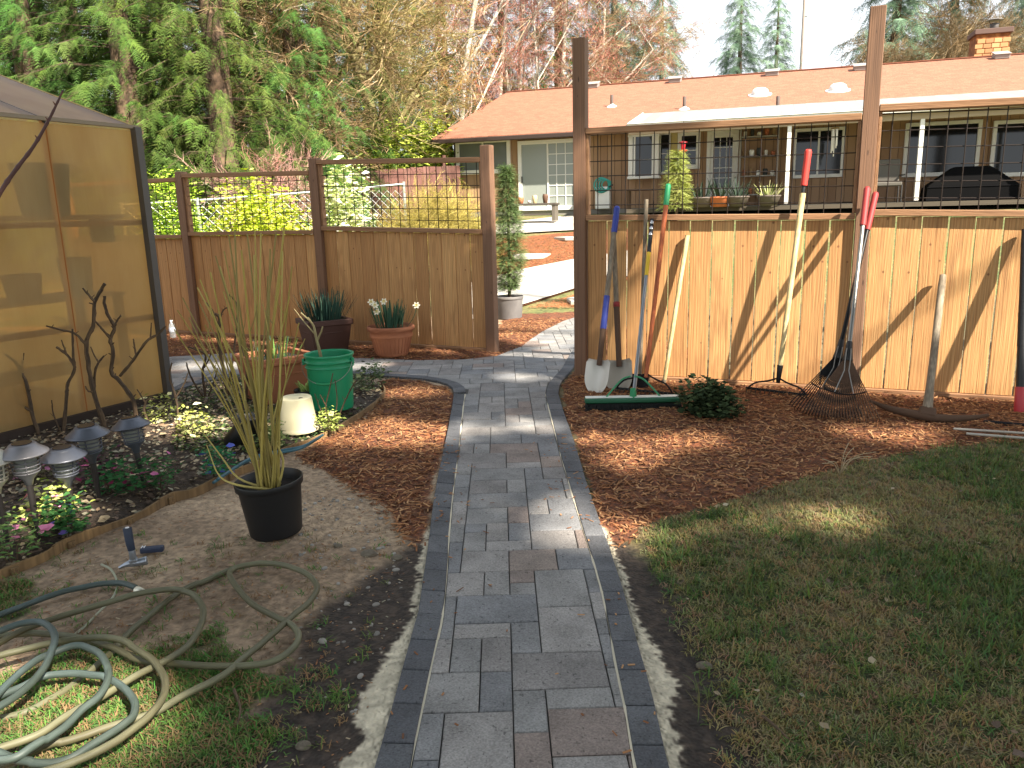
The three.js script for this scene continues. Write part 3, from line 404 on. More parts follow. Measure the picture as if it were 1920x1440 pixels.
// solar lanterns
const lanternM = mat(0x5a5e68, 0.38, { metalness: 0.35 }), lensM = mat(0x9fa39a, 0.35, { transmission: 0.4 }), panelM = mat(0x23262e, 0.2);
function lantern(u, v, h, tilt, az, m, label) {
  const g = thing('solar_lantern', label, 'garden light', G(u, v, BY), 'solar path lanterns in the bed'); g.rotation.set(Math.sin(az) * tilt, az * 0.7, Math.cos(az) * tilt);
  const R = 0.088, y = h;
  const cap = part('cap', lathe([[0, y], [R * 0.5, y - 0.001], [R * 0.56, y - 0.006], [R * 0.6, y - 0.012], [R * 0.97, y - 0.036], [R, y - 0.041], [R * 0.97, y - 0.044], [R * 0.5, y - 0.03], [0, y - 0.03]].reverse(), 28), m, g);
  part('solar_panel', new THREE.CylinderGeometry(R * 0.4, R * 0.4, 0.003, 20).translate(0, y + 0.001, 0), panelM, cap);
  const lens = part('lens', lathe([[0.036, y - 0.115], [0.043, y - 0.036]], 20), lensM, g);
  for (let k = 0; k < 4; k++) { const t = k / 3, rr = lerp(0.052, 0.047, t); part('ring', new THREE.TorusGeometry(rr, 0.0028, 6, 22).rotateX(Math.PI / 2).translate(0, y - 0.054 - t * 0.05, 0), m, g); }
  for (let k = 0; k < 4; k++) { const a = k * Math.PI / 2 + 0.4; part('cage_bar', rod(V3(Math.cos(a) * 0.053, y - 0.04, Math.sin(a) * 0.053), V3(Math.cos(a) * 0.044, y - 0.115, Math.sin(a) * 0.044), 0.003, 0.003, 6), m, g); }
  part('base_cone', lathe([[0, y - 0.17], [0.013, y - 0.17], [0.02, y - 0.145], [0.046, y - 0.118], [0.046, y - 0.112], [0, y - 0.11]], 20), m, g);
  part('stake', tube([V3(0, -0.03, 0), V3(0, 0.1, 0), V3(0, y - 0.16, 0)], [0.006, 0.013, 0.013], 8), mat(0x241f1d, 0.6), g);
}
const sunPaintedLantern = mat(0xb9b4a6, 0.45, { metalness: 0.2 });  // lantern metal made pale: sunlight painted into its colour
lantern(14, 1012, 0.36, 0.03, 0.3, sunPaintedLantern, 'solar lantern coloured pale as if sunlit at the bed edge, nearest the plank edging');
lantern(72, 1000, 0.375, 0.02, 1.4, mat(0x77767a, 0.4, { metalness: 0.3 }), 'solar lantern coloured lighter grey as if sunlit, with ringed lens next to the tilted one');  // lighter copy of the lantern metal, sun put into the colour
lantern(138, 966, 0.3, 0.13, 2.2, lanternM, 'low solar lantern tilted to one side between two upright ones');
lantern(187, 938, 0.345, 0.03, 0.9, lanternM, 'dark slate solar lantern standing level beneath rose canes');
lantern(268, 902, 0.31, 0.1, -0.2, lanternM, 'dark solar lantern with leaning post, farthest along the row');
// pruned roses, each traced on the spot where it grows
const caneT = tex(64, 256, (i, j) => mul3(mix3(rgb(104, 84, 62), rgb(60, 48, 36), clamp(fbm(i * 6, j * 10, 4, 6) * 1.8 - 0.4)), 0.8 + 0.4 * vn(i * 30, j * 60))), caneM = mat(0xffffff, 0.85, { map: caneT });
function rose(base, canes, label, seed) {
  const B = G(base[0], base[1], BY), g = thing('rose_bush', label, 'rose bush', B, 'pruned bare roses'), r = rng(seed);
  for (const [rad0, ...pts] of canes) { const rad = rad0 * 0.78;
    const oz = (r() - 0.5) * 0.1, P = pts.map(([u, v], i) => atDepth(u, v, -B.z + (i + (pts[0][0] === base[0] ? 0 : 2)) * oz * 0.35).sub(B)); if (pts[0][0] === base[0]) P[0].y = -0.03;
    const C = curve(P, P.length * 4), n = C.length; C.forEach((p, i) => { if (i && i < n - 1) p.add(V3((r() - 0.5), (r() - 0.5) * 0.5, (r() - 0.5)).multiplyScalar(rad * 0.35)); });
    const c = part('cane', tube(C, (t) => rad * (1 - 0.35 * t) * (1 + 0.22 * Math.pow(Math.abs(Math.sin(t * n * 0.8)), 6)), 7), caneM, g);
    for (let k = 2; k < n - 2; k += 3) if (r() < 0.5) part('spur', tube([C[k], C[k].clone().add(V3((r() - 0.5) * 0.05, 0.012 + r() * 0.015, (r() - 0.5) * 0.05))], [rad * 0.45, rad * 0.25], 5), caneM, c);
  }
}
rose([202, 806], [[0.017, [202, 806], [176, 737], [165, 677], [162, 640], [175, 610], [177, 572], [186, 550], [197, 532]], [0.009, [177, 565], [155, 540]], [0.009, [160, 645], [140, 625], [112, 618], [87, 611]], [0.01, [176, 737], [180, 690], [185, 680], [195, 667]], [0.006, [185, 680], [176, 665], [170, 650]], [0.007, [175, 735], [165, 733], [160, 724]]], 'tall pruned rose with a knobbly forked trunk against the greenhouse', 1);
rose([254, 797], [[0.016, [254, 797], [250, 752], [222, 712], [210, 700], [212, 660], [207, 635], [215, 615], [205, 595], [197, 575], [196, 555]], [0.008, [215, 612], [220, 600], [227, 592]], [0.011, [225, 705], [250, 675], [275, 640], [297, 626], [310, 612]], [0.007, [255, 665], [250, 635]], [0.006, [282, 637], [284, 605]], [0.009, [207, 635], [190, 615], [177, 600]]], 'crooked pruned rose with one long cane reaching past the greenhouse corner', 2);
rose([74, 815], [[0.014, [74, 815], [60, 772], [50, 720], [37, 692], [30, 680], [10, 664]], [0.007, [35, 705], [21, 690]], [0.009, [60, 772], [32, 752], [25, 722]], [0.006, [40, 695], [45, 662]]], 'thin pruned rose with short stubs beside the greenhouse base frame', 3);
rose([117, 812], [[0.013, [117, 812], [125, 740], [127, 720], [140, 690], [125, 665], [106, 651]], [0.01, [140, 690], [137, 660], [136, 617]], [0.006, [125, 665], [115, 637]], [0.006, [117, 810], [100, 775], [97, 750]]], 'pruned rose with three stubby forks behind the lanterns', 4);
rose([282, 795], [[0.01, [282, 795], [270, 767], [277, 750], [290, 749]], [0.006, [273, 755], [257, 730]]], 'knee-high pruned rose stub below the long reaching cane', 5);
rose([429, 740], [[0.018, [429, 740], [417, 680], [410, 632], [411, 595], [404, 588]], [0.008, [408, 608], [397, 580], [381, 562]], [0.007, [411, 600], [420, 580], [428, 576]], [0.009, [428, 735], [440, 650], [445, 592], [442, 567], [429, 552]]], 'dark stout rose stump near the path with thin upright shoots', 6);
rose([386, 745], [[0.011, [386, 745], [380, 695], [385, 665], [352, 650]], [0.007, [383, 690], [392, 672], [397, 658]], [0.009, [386, 743], [362, 715], [352, 690], [350, 680]], [0.007, [386, 744], [402, 712], [408, 690]]], 'low spreading rose with a tangle of dark canes on the bed rim', 7);
rose([460, 752], [[0.011, [460, 752], [463, 700], [455, 655], [452, 630]], [0.007, [462, 690], [474, 660], [478, 640]]], 'single upright rose stem in front of the square clay planter', 8);
rose([622, 800], [[0.006, [622, 800], [610, 770], [618, 730], [624, 700]], [0.006, [622, 800], [640, 768], [655, 735], [668, 712]], [0.005, [622, 798], [632, 750], [628, 712]], [0.005, [622, 799], [600, 765], [590, 738]], [0.005, [612, 762], [600, 740]]], 'young rose with thin dark shoots in front of the green bucket', 9);
rose([335, 800], [[0.008, [335, 800], [330, 745], [318, 705], [322, 680]], [0.006, [330, 745], [345, 720], [352, 700]]], 'slim rose shoot at the outer corner of the greenhouse', 10);
// willow canes in a black nursery pot
{
  const B = G(519, 998), g = thing('nursery_pot', 'black nursery pot of tall yellow willow canes on bare dirt', 'plant pot', B.clone().setY(0.004)); g.rotation.z = 0.05; g.rotation.x = 0.02;
  part('pot', lathe([[0, 0.002], [0.098, 0], [0.103, 0.006], [0.123, 0.2], [0.132, 0.202], [0.134, 0.226], [0.128, 0.228], [0.119, 0.2], [0.112, 0.17]], 40), potBlack, g); part('soil', lathe([[0, 0.19], [0.118, 0.185]], 28), soilM, g);
  const r = rng(21), M = [mat(0xa8964a, 0.6), mat(0x96863f, 0.6), mat(0xb3a35c, 0.6), mat(0x8a7c44, 0.65)];
  const spread = 1, tips = [[463, 440, 3], [475, 432, 3.5], [497, 440, 3], [511, 436, 2.6], [524, 440, 3], [553, 440, 3], [567, 432, 4.5], [398, 535, 3], [425, 508, 3.4], [371, 552, 2], [398, 560, 2.4], [442, 498, 3.4], [540, 470, 3], [486, 470, 4], [556, 520, 3.4], [452, 470, 2.4], [530, 520, 3.4], [570, 560, 2.4], [415, 545, 2.4], [508, 480, 3], [350, 610, 2], [378, 590, 2.4], [405, 520, 2.6], [436, 478, 2.6], [408, 605, 2], [584, 610, 2], [577, 505, 2.6], [562, 476, 2.8], [360, 575, 2], [445, 545, 2.4], [592, 640, 1.8], [388, 640, 2]];
  for (const [u, v, w] of tips) { const t = atDepth(u, v, -B.z + (r() - 0.5) * 0.3).sub(B), b = V3((r() - 0.5) * 0.08, 0.17, (r() - 0.5) * 0.08), mid = b.clone().lerp(t, 0.45).add(V3((r() - 0.5) * 0.05 - (t.x - b.x) * 0.1, 0.02, (r() - 0.5) * 0.04)), C = curve([b, mid, t], 10); const c = part('cane', tube(C, (s) => 0.0018 * w / 1.35 * (1 - 0.6 * s) + 0.0012, 6), M[Math.floor(r() * 4)], g); for (let k = 3; k < 10; k++) if (r() < 0.16) { const e = C[k].clone().add(V3((r() - 0.5) * 0.12, 0.06 + r() * 0.08, (r() - 0.5) * 0.1)); part('side_twig', tube([C[k], C[k].clone().lerp(e, 0.5).add(V3(0, -0.008, 0)), e], [0.0022, 0.0016, 0.0008], 5), M[Math.floor(r() * 4)], c); } }
  for (const L of [[[0.02, 0.19, 0.03], [-0.1, 0.235, 0.07], [-0.165, 0.27, 0.06], [-0.2, 0.4, 0.05]], [[0, 0.19, 0.02], [-0.12, 0.24, 0.0], [-0.17, 0.33, 0], [-0.26, 0.5, 0]], [[0.03, 0.18, 0], [0.07, 0.3, 0], [0.05, 0.42, 0.02], [0.09, 0.55, 0.02]]]) part('cane', tube(curve(L.map((q) => V3(...q)), 12), (s) => 0.006 * (1 - 0.7 * s), 6), M[2], g);
}
// green bucket with a cut branch in it
{
  const B = G(624, 764, BY), g = thing('bucket', 'green plastic bucket with ribbed rim standing in the bed', 'bucket', B);
  const gm = mat(0x128a5e, 0.42); part('body', lathe([[0, 0.003], [0.128, 0], [0.132, 0.006], [0.144, 0.27], [0.153, 0.272], [0.153, 0.28], [0.145, 0.282], [0.146, 0.305], [0.156, 0.307], [0.156, 0.315], [0.147, 0.317], [0.148, 0.342], [0.156, 0.344], [0.156, 0.356], [0.148, 0.358], [0.143, 0.345], [0.126, 0.02], [0, 0.02]], 44), gm, g);
  const c = []; for (let i = 0; i <= 20; i++) { const a = i / 20 * Math.PI; c.push(V3(Math.cos(a) * 0.157, 0.31 - Math.sin(a) * 0.12, Math.sin(a) * 0.115 + 0.06)); } part('wire_handle', tube(c, 0.0022, 6), steel, g);
  part('handle_grip', tube(c.slice(8, 13), 0.008, 8), greenPl, g); for (const s of [-1, 1]) part('handle_lug', rb(0.016, 0.04, 0.03, s * 0.155, 0.31, 0.03, 0.004), gm, g);
  const b = thing('cut_branch', 'lichen-spotted cut branch propped inside the green bucket', 'branch', B.clone().add(V3(0, 0.02, 0))), br = mat(0xffffff, 0.9, { map: noiseTex(rgb(176, 170, 122), rgb(120, 104, 76), 24) });
  part('stem', tube(curve([V3(-0.02, 0, 0), V3(-0.05, 0.3, 0), V3(-0.07, 0.45, 0.01), V3(-0.085, 0.52, 0), V3(-0.15, 0.6, 0.02)], 14), (t) => 0.013 - 0.008 * t, 7), br, b); part('twig', tube([V3(-0.085, 0.52, 0), V3(-0.11, 0.57, 0.01), V3(-0.05, 0.5, 0), V3(-0.04, 0.45, 0.02)].slice(0, 2), [0.007, 0.004], 6), br, b); part('twig', tube([V3(-0.065, 0.42, 0), V3(-0.03, 0.48, 0.02), V3(-0.02, 0.51, 0.02)], [0.008, 0.006, 0.005], 6), br, b); part('twig', tube([V3(-0.07, 0.45, 0), V3(-0.14, 0.53, -0.02), V3(-0.2, 0.62, -0.02)], [0.006, 0.004, 0.002], 6), br, b);
}
{ const B = G(560, 806, BY), g = thing('upturned_pot', 'cream plastic pot standing upside down in the bed', 'plant pot', B); part('pot', lathe([[0.113, 0], [0.116, 0.004], [0.115, 0.02], [0.109, 0.024], [0.088, 0.19], [0.084, 0.197], [0.06, 0.198], [0.057, 0.192], [0.02, 0.19], [0, 0.19]], 40), mat(0xd8d0ac, 0.55), g); part('drain_hole', new THREE.CylinderGeometry(0.012, 0.012, 0.003, 12).translate(0.03, 0.1915, 0.01), mat(0x3b382c, 0.9), g); }
// square planters and the round clay pot
function squarePot(g, w, h, m, trim) {
  const b = w * 0.74, S = (hw, y) => [V3(-hw, y, hw), V3(hw, y, hw), V3(hw, y, -hw), V3(-hw, y, -hw)], wall = (a, y0, c, y1) => { const A = S(a, y0), C = S(c, y1), L = []; for (let i = 0; i < 4; i++) { const j = (i + 1) % 4; L.push([A[i], A[j], C[i]], [A[j], C[j], C[i]]); } return L; };
  part('body', quadGeo([...wall(b / 2, 0, w * 0.46, h * 0.84), ...wall(w * 0.42, h * 0.84, b / 2 - 0.02, 0.02)]), m, g);
  const rim = []; for (let i = 0; i < 4; i++) { const a = i * Math.PI / 2; rim.push(rb(w, h * 0.17, w * 0.07, 0, h * 0.915, w * 0.465, 0.008).rotateY(a)); } part('rim', rim, m, g);
  for (let i = 0; i < 4; i++) part('panel_moulding', rb(w * 0.5, 0.012, 0.01, 0, h * 0.62, w * 0.432, 0.004).rotateX(0).rotateY(i * Math.PI / 2), trim ?? m, g);
  part('soil', bx(w * 0.86, 0.01, w * 0.86, 0, h * 0.86, 0), soilM, g);
}
function straps(g, n, y, spread, len, w, mats, seed, lean = 0.25, bend = 0.4, sx = 1) { const r = rng(seed); for (let i = 0; i < n; i++) { const a = r() * 7, d = Math.sqrt(r()) * spread, m = part('leaf', strap(len * (0.65 + 0.45 * r()), w * (0.8 + 0.4 * r()), lean * (0.2 + 1.1 * r()) * (d / spread + 0.3), a + (r() - 0.5), bend * r()), mats[Math.floor(r() * mats.length)], g); m.position.set(Math.cos(a) * d * sx, y, Math.sin(a) * d); } }
const blueLeaf = [leafM(0x3f5c49), leafM(0x345040), leafM(0x4c6a50)], brightLeaf = [leafM(0x6d8a42), leafM(0x587a3c)];
{ const B = G(522, 746, BY); const g = thing('clay_planter', 'square terracotta planter with moulded sides and sprouting leaves in the bed', 'planter', B); g.rotation.y = 0.72; squarePot(g, 0.42, 0.31, terraM); straps(g, 34, 0.26, 0.15, 0.16, 0.014, blueLeaf.concat(brightLeaf), 5, 0.3, 0.5); }
{ const B = G(612, 658, 0.02); const g = thing('brown_planter', 'dark brown square planter of dense spiky leaves against the fence post', 'planter', B); g.rotation.y = 0.55; squarePot(g, 0.42, 0.31, brownPl); straps(g, 190, 0.24, 0.17, 0.33, 0.013, [leafM(0x2f4a40), leafM(0x3a5548), leafM(0x26403a)], 6, 0.42, 0.25); }
{
  const B = G(736, 666, 0.02), g = thing('daffodil_pot', 'round banded terracotta pot of white daffodils beside the fence', 'planter', B);
  part('pot', lathe([[0, 0.002], [0.13, 0], [0.14, 0.01], [0.15, 0.03], [0.146, 0.034], [0.178, 0.17], [0.19, 0.174], [0.193, 0.19], [0.186, 0.196], [0.19, 0.225], [0.205, 0.23], [0.212, 0.25], [0.208, 0.268], [0.198, 0.272], [0.186, 0.25], [0.176, 0.22]], 48), terraM, g);
  for (let k = 0; k < 30; k++) { const a = k / 30 * Math.PI * 2; part('stave_rib', tube([V3(Math.cos(a) * 0.1485, 0.036, Math.sin(a) * 0.1485), V3(Math.cos(a) * 0.1785, 0.168, Math.sin(a) * 0.1785)], 0.0045, 5), terraM, g); }
  part('soil', lathe([[0, 0.235], [0.188, 0.23]], 28), soilM, g); straps(g, 80, 0.225, 0.13, 0.27, 0.018, blueLeaf, 11, 0.3, 0.3);
  const pet = leafM(0xeee9d4, 0.3), cup = leafM(0xe8d98a, 0.3), r = rng(2);
  for (const [u, v] of [[696, 567], [720, 566], [707, 585], [781, 573], [703, 573]]) { const p = atDepth(u, v, 6.72).sub(B), f = part('flower_stem', tube(curve([V3(p.x * 0.5, 0.23, p.z * 0.5), V3(p.x * 0.9, p.y * 0.8, p.z), V3(p.x, p.y, p.z)], 8), 0.003, 5), blueLeaf[2], g); const P = []; for (let k = 0; k < 6; k++) { const s = strap(0.034, 0.026, 1.2, k * Math.PI / 3, 0.2, 3); P.push(s); } const fl = new THREE.Group(); const q = merge(P).rotateX(1.1).rotateY(r() - 0.5).translate(p.x, p.y, p.z); part('petals', q, pet, f); part('trumpet', new THREE.CylinderGeometry(0.012, 0.007, 0.018, 10, 1, true).translate(0, 0.009, 0).rotateX(1.1).translate(p.x, p.y, p.z), cup, f); }
}
{ const B = G(325, 634, 0.02), g = thing('water_bottle', 'clear plastic water bottle with white cap by the fence', 'bottle', B); part('body', lathe([[0, 0.003], [0.028, 0], [0.032, 0.01], [0.031, 0.05], [0.033, 0.06], [0.031, 0.075], [0.033, 0.12], [0.026, 0.15], [0.013, 0.17], [0.013, 0.178]], 20), mat(0xe6ecf0, 0.12, { transmission: 0.75 }), g); part('cap', new THREE.CylinderGeometry(0.0155, 0.0155, 0.018, 14).translate(0, 0.185, 0), mat(0xf0f0f4, 0.5), g); part('label_band', new THREE.CylinderGeometry(0.0335, 0.0335, 0.04, 20, 1, true).translate(0, 0.095, 0), mat(0xcfd6e6, 0.5), g); }
{ const B = G(445, 838, BY), g = thing('small_pot', 'small black pot lying on its side among dry leaves', 'plant pot', B.clone().add(V3(0, 0.05, 0))); g.rotation.set(0.5, 0.4, -1.0); part('pot', lathe([[0, 0], [0.045, 0], [0.062, 0.1], [0.066, 0.1], [0.066, 0.112], [0.058, 0.11], [0.05, 0.02], [0, 0.012]], 28).translate(0, -0.05, 0), potBlack, g); }
{ const B = G(470, 820, BY), g = thing('small_pot', 'upright small black pot with soil under the willow canes', 'plant pot', B); part('pot', lathe([[0, 0], [0.055, 0], [0.075, 0.11], [0.079, 0.11], [0.079, 0.125], [0.07, 0.122], [0.066, 0.1]], 28), potBlack, g); part('soil', lathe([[0, 0.105], [0.068, 0.1]], 20), soilM, g); }
{ const B = G(577, 762, BY), g = thing('small_pot', 'small black pot of pale green leaves touching the bucket', 'plant pot', B); part('pot', lathe([[0, 0], [0.055, 0], [0.075, 0.1], [0.08, 0.1], [0.08, 0.115], [0.07, 0.11], [0.066, 0.09]], 28), potBlack, g); part('soil', lathe([[0, 0.1], [0.068, 0.095]], 20), soilM, g); straps(g, 30, 0.095, 0.05, 0.09, 0.016, [leafM(0x93a65a), leafM(0x7d9550)], 9, 0.7, 0.8); }
const edgeTex = tex(256, 64, (i, j) => mul3(mix3(rgb(196, 168, 128), rgb(150, 128, 100), clamp(fbm(i * 6, j * 8, 4) * 1.7 - 0.35)), 0.8 + 0.35 * vn(i * 40, j * 30)));
// bender-board edging with its stakes
{
  const g = thing('plank_edging', 'thin weathered plank edging curving round the flower bed', 'edging', V3(edging[0][0], 0, edging[0][1])), O = g.position, r = rng(12), em = [mat(0xc8bca8, 0.9, { map: edgeTex }), mat(0xb4aa9a, 0.9, { map: edgeTex })];
  const C = curve(edging.map(([x, z]) => V3(x, 0, z)), 96); const len = 12;
  for (let k = 0; k < 96; k += len) { const pos = [], idx = [], uv = []; for (let i = 0; i <= len; i++) { const p = C[Math.min(96, k + i)], q = C[Math.min(96, k + i + 1)], o = C[Math.max(0, k + i - 1)], t = q.clone().sub(o).normalize(), nn = V3(-t.z, 0, t.x).multiplyScalar(0.0055), top = 0.036 + 0.012 * (fbm((k + i) * 0.23, 3, 2) - 0.5) + (Math.floor(k / len) % 2) * 0.004; for (const [s, y] of [[-1, -0.02], [-1, top - 0.002], [-0.7, top], [0.7, top], [1, top - 0.002], [1, -0.02]]) { pos.push(p.x + nn.x * s - O.x, y, p.z + nn.z * s - O.z); uv.push(i / len, (s + 1) / 2); } if (i) for (let m = 0; m < 5; m++) { const a = (i - 1) * 6 + m, b = a + 6; idx.push(a, a + 1, b, b, a + 1, b + 1); } } const ge = new THREE.BufferGeometry(); ge.setAttribute('position', new THREE.Float32BufferAttribute(pos, 3)); ge.setAttribute('uv', new THREE.Float32BufferAttribute(uv, 2)); ge.setIndex(idx); part('plank', toCreasedNormals(ge, 0.6), em[Math.floor(r() * 2)], g); }
  for (let k = 6; k < 94; k += 11) { const p = C[k], t = C[k + 1].clone().sub(p).normalize(); const m = part('stake', rb(0.03, 0.07, 0.01, 0, -0.008, 0, 0.003), em[1], g); m.position.set(p.x - O.x - t.z * 0.014, 0, p.z - O.z + t.x * 0.014); m.rotation.y = Math.atan2(-t.z, t.x); }
}
// hammer set down on its head, and a second tool beside it
{
  const B = G(252, 1064), g = thing('hammer', 'steel hammer standing on its head with dark blue handle upright', 'hammer', B); g.rotation.y = 0.35; const sm = mat(0x9aa0a8, 0.35, { metalness: 0.8 });
  part('head', [tube(curve([V3(-0.05, 0.008, 0.0), V3(-0.02, 0.018, 0), V3(0.02, 0.018, 0), V3(0.045, 0.02, 0)], 8), [0.006, 0.007, 0.009, 0.012, 0.014, 0.014, 0.014, 0.016, 0.016], 10), rb(0.03, 0.03, 0.026, 0, 0.022, 0, 0.006)], sm, g); part('neck', tube([V3(0, 0.03, 0), V3(-0.001, 0.075, 0)], [0.013, 0.011], 10), sm, g); part('grip', tube([V3(-0.001, 0.07, 0), V3(-0.004, 0.1, 0), V3(-0.006, 0.155, -0.004)], [0.013, 0.0145, 0.0155], 12), mat(0x2a3446, 0.6), g); part('end_button', new THREE.CylinderGeometry(0.007, 0.007, 0.002, 12).translate(-0.006, 0.1565, -0.004), mat(0xd8d8d8, 0.5), g);
  const h = thing('brick_set', 'flat dark blue handle with white marks lying in the grass', 'chisel', G(262, 1032, 0.012)); h.rotation.y = 0.18;
  part('handle', rb(0.085, 0.022, 0.03, 0.045, 0, 0, 0.006), mat(0x29334a, 0.5), h);
  for (const [a, b, w, d] of [[0.008, -0.004, 0.003, 0.022], [0.018, -0.004, 0.003, 0.022], [0.013, -0.004, 0.012, 0.003]]) part('white_mark', bx(w, 0.0012, d, a, 0.0117, b), mat(0xe4e6ea, 0.5), h);
}
// garden hoses
{
  const hp = (list, y) => list.map(([x, v], i) => G(x / 3, 960 + v / 3, y + 0.012));
  const hoseTex = (a, b) => tex(32, 512, (i, j) => mul3(mix3(a, b, clamp(fbm(i * 3, j * 14, 4, 3) * 2 - 0.5)), 0.9 + 0.2 * vn(i * 30, j * 200)));
  const olive = mat(0xffffff, 0.6, { map: hoseTex(rgb(102, 102, 78), rgb(82, 78, 54)) }), blueG = mat(0xffffff, 0.55, { map: hoseTex(rgb(74, 88, 86), rgb(60, 70, 62)) });
  olive.map.repeat.set(1, 0.25); blueG.map.repeat.set(1, 0.25);
  const strand = (g, name, list, y, m, wob = 0) => { const B = g.position, P = hp(list, y), C = curve(P, P.length * 9); C.forEach((p, i) => { p.y += 0.006 * fbm(i * 0.11, wob, 2) + (p.x < -1.1 ? 0.004 : 0); p.sub(B); }); return part(name, tube(C, 0.0098, 9), m, g); };
  const g1 = thing('garden_hose', 'olive green garden hose in wide tangled loops on grass', 'hose', G(300, 1200));
  strand(g1, 'loop', [[-250, 1300], [-60, 1200], [0, 1180], [150, 1140], [300, 1060], [430, 970], [530, 890], [620, 810], [720, 700], [850, 590], [960, 500], [1040, 445], [1160, 390], [1270, 340], [1330, 316]], 0, olive, 1);
  strand(g1, 'loop', [[-300, 760], [-80, 716], [0, 710], [200, 695], [330, 700], [480, 730], [620, 770], [740, 820], [860, 850], [960, 857], [1120, 872], [1330, 872], [1530, 850], [1640, 780], [1680, 700], [1640, 640], [1560, 600], [1430, 530], [1340, 440], [1292, 345], [1322, 318], [1400, 300], [1520, 294], [1650, 320], [1750, 370], [1785, 430], [1750, 500], [1660, 580], [1560, 670], [1440, 770], [1350, 845], [1290, 900], [1150, 980], [1000, 1060], [880, 1130], [720, 1180], [560, 1230], [400, 1290], [250, 1335], [60, 1420], [-120, 1460]], 0.018, olive, 2);
  strand(g1, 'loop', [[-200, 1400], [0, 1340], [200, 1270], [400, 1150], [600, 1030], [800, 910], [950, 830], [1060, 750], [1130, 640], [1145, 560], [1110, 490], [1050, 455], [950, 445], [800, 465], [600, 520], [400, 580], [250, 630], [100, 690], [0, 745], [-200, 840]], 0.034, olive, 3);
  strand(g1, 'loop', [[-200, 860], [0, 820], [150, 780], [300, 750], [420, 730], [540, 718], [680, 732], [790, 790], [880, 860], [930, 960], [910, 1060], [840, 1150], [700, 1260], [560, 1350], [350, 1440], [150, 1500]], 0.05, olive, 4);
  const g2 = thing('garden_hose', 'blue grey garden hose coiled over the olive one', 'hose', G(120, 1250));
  strand(g2, 'loop', [[-160, 1200], [0, 1030], [100, 935], [200, 850], [330, 790], [450, 765], [530, 790], [590, 850], [612, 930], [580, 1010], [530, 1070], [450, 1130], [350, 1230], [200, 1330], [100, 1390], [-60, 1420]], 0.06, blueG, 5);
  strand(g2, 'loop', [[-200, 740], [0, 680], [120, 640], [220, 632], [290, 670], [312, 730], [290, 800], [250, 890], [150, 1000], [0, 1110], [-150, 1190]], 0.075, blueG, 6);
  strand(g2, 'loop', [[-150, 1110], [0, 1050], [150, 980], [260, 938], [400, 920], [520, 927], [640, 960], [730, 1030], [762, 1100], [740, 1160], [640, 1240], [520, 1320], [400, 1390], [250, 1422], [100, 1405], [0, 1370], [-140, 1330]], 0.045, blueG, 7);
  strand(g2, 'free_end', [[-200, 670], [0, 590], [200, 512], [400, 450], [560, 416], [680, 412], [750, 432], [768, 438]], 0.004, blueG, 8);
  const e = G(768 / 3, 960 + 438 / 3, 0.02).sub(g2.position), e2 = G(800 / 3, 960 + 452 / 3, 0.016).sub(g2.position); part('end_fitting', rod(e, e2, 0.0145, 0.0135, 12), mat(0xd8d4c0, 0.4, { metalness: 0.5 }), g2);
  const C = curve(hp([[570, 295], [620, 320], [655, 380], [655, 440], [620, 500], [560, 560], [480, 640], [420, 690]], -0.004), 40); single('drip_tube', tube(C, 0.0042, 7), mat(0x9a9c86, 0.6), 'thin pale drip tube snaking out of the grass under the hoses', 'tube');
}
{ const C = curve([[400, 905], [470, 862], [520, 850], [560, 842], [600, 820]].map(([u, v]) => G(u, v, BY + 0.03)), 24); single('drip_line', [tube(C, 0.007, 8), tube(C.map((p) => p.clone().add(V3(0.01, 0.006, -0.025))), 0.007, 8)], mat(0x2f5a66, 0.5), 'teal irrigation line lying along the plank edging', 'tube'); }
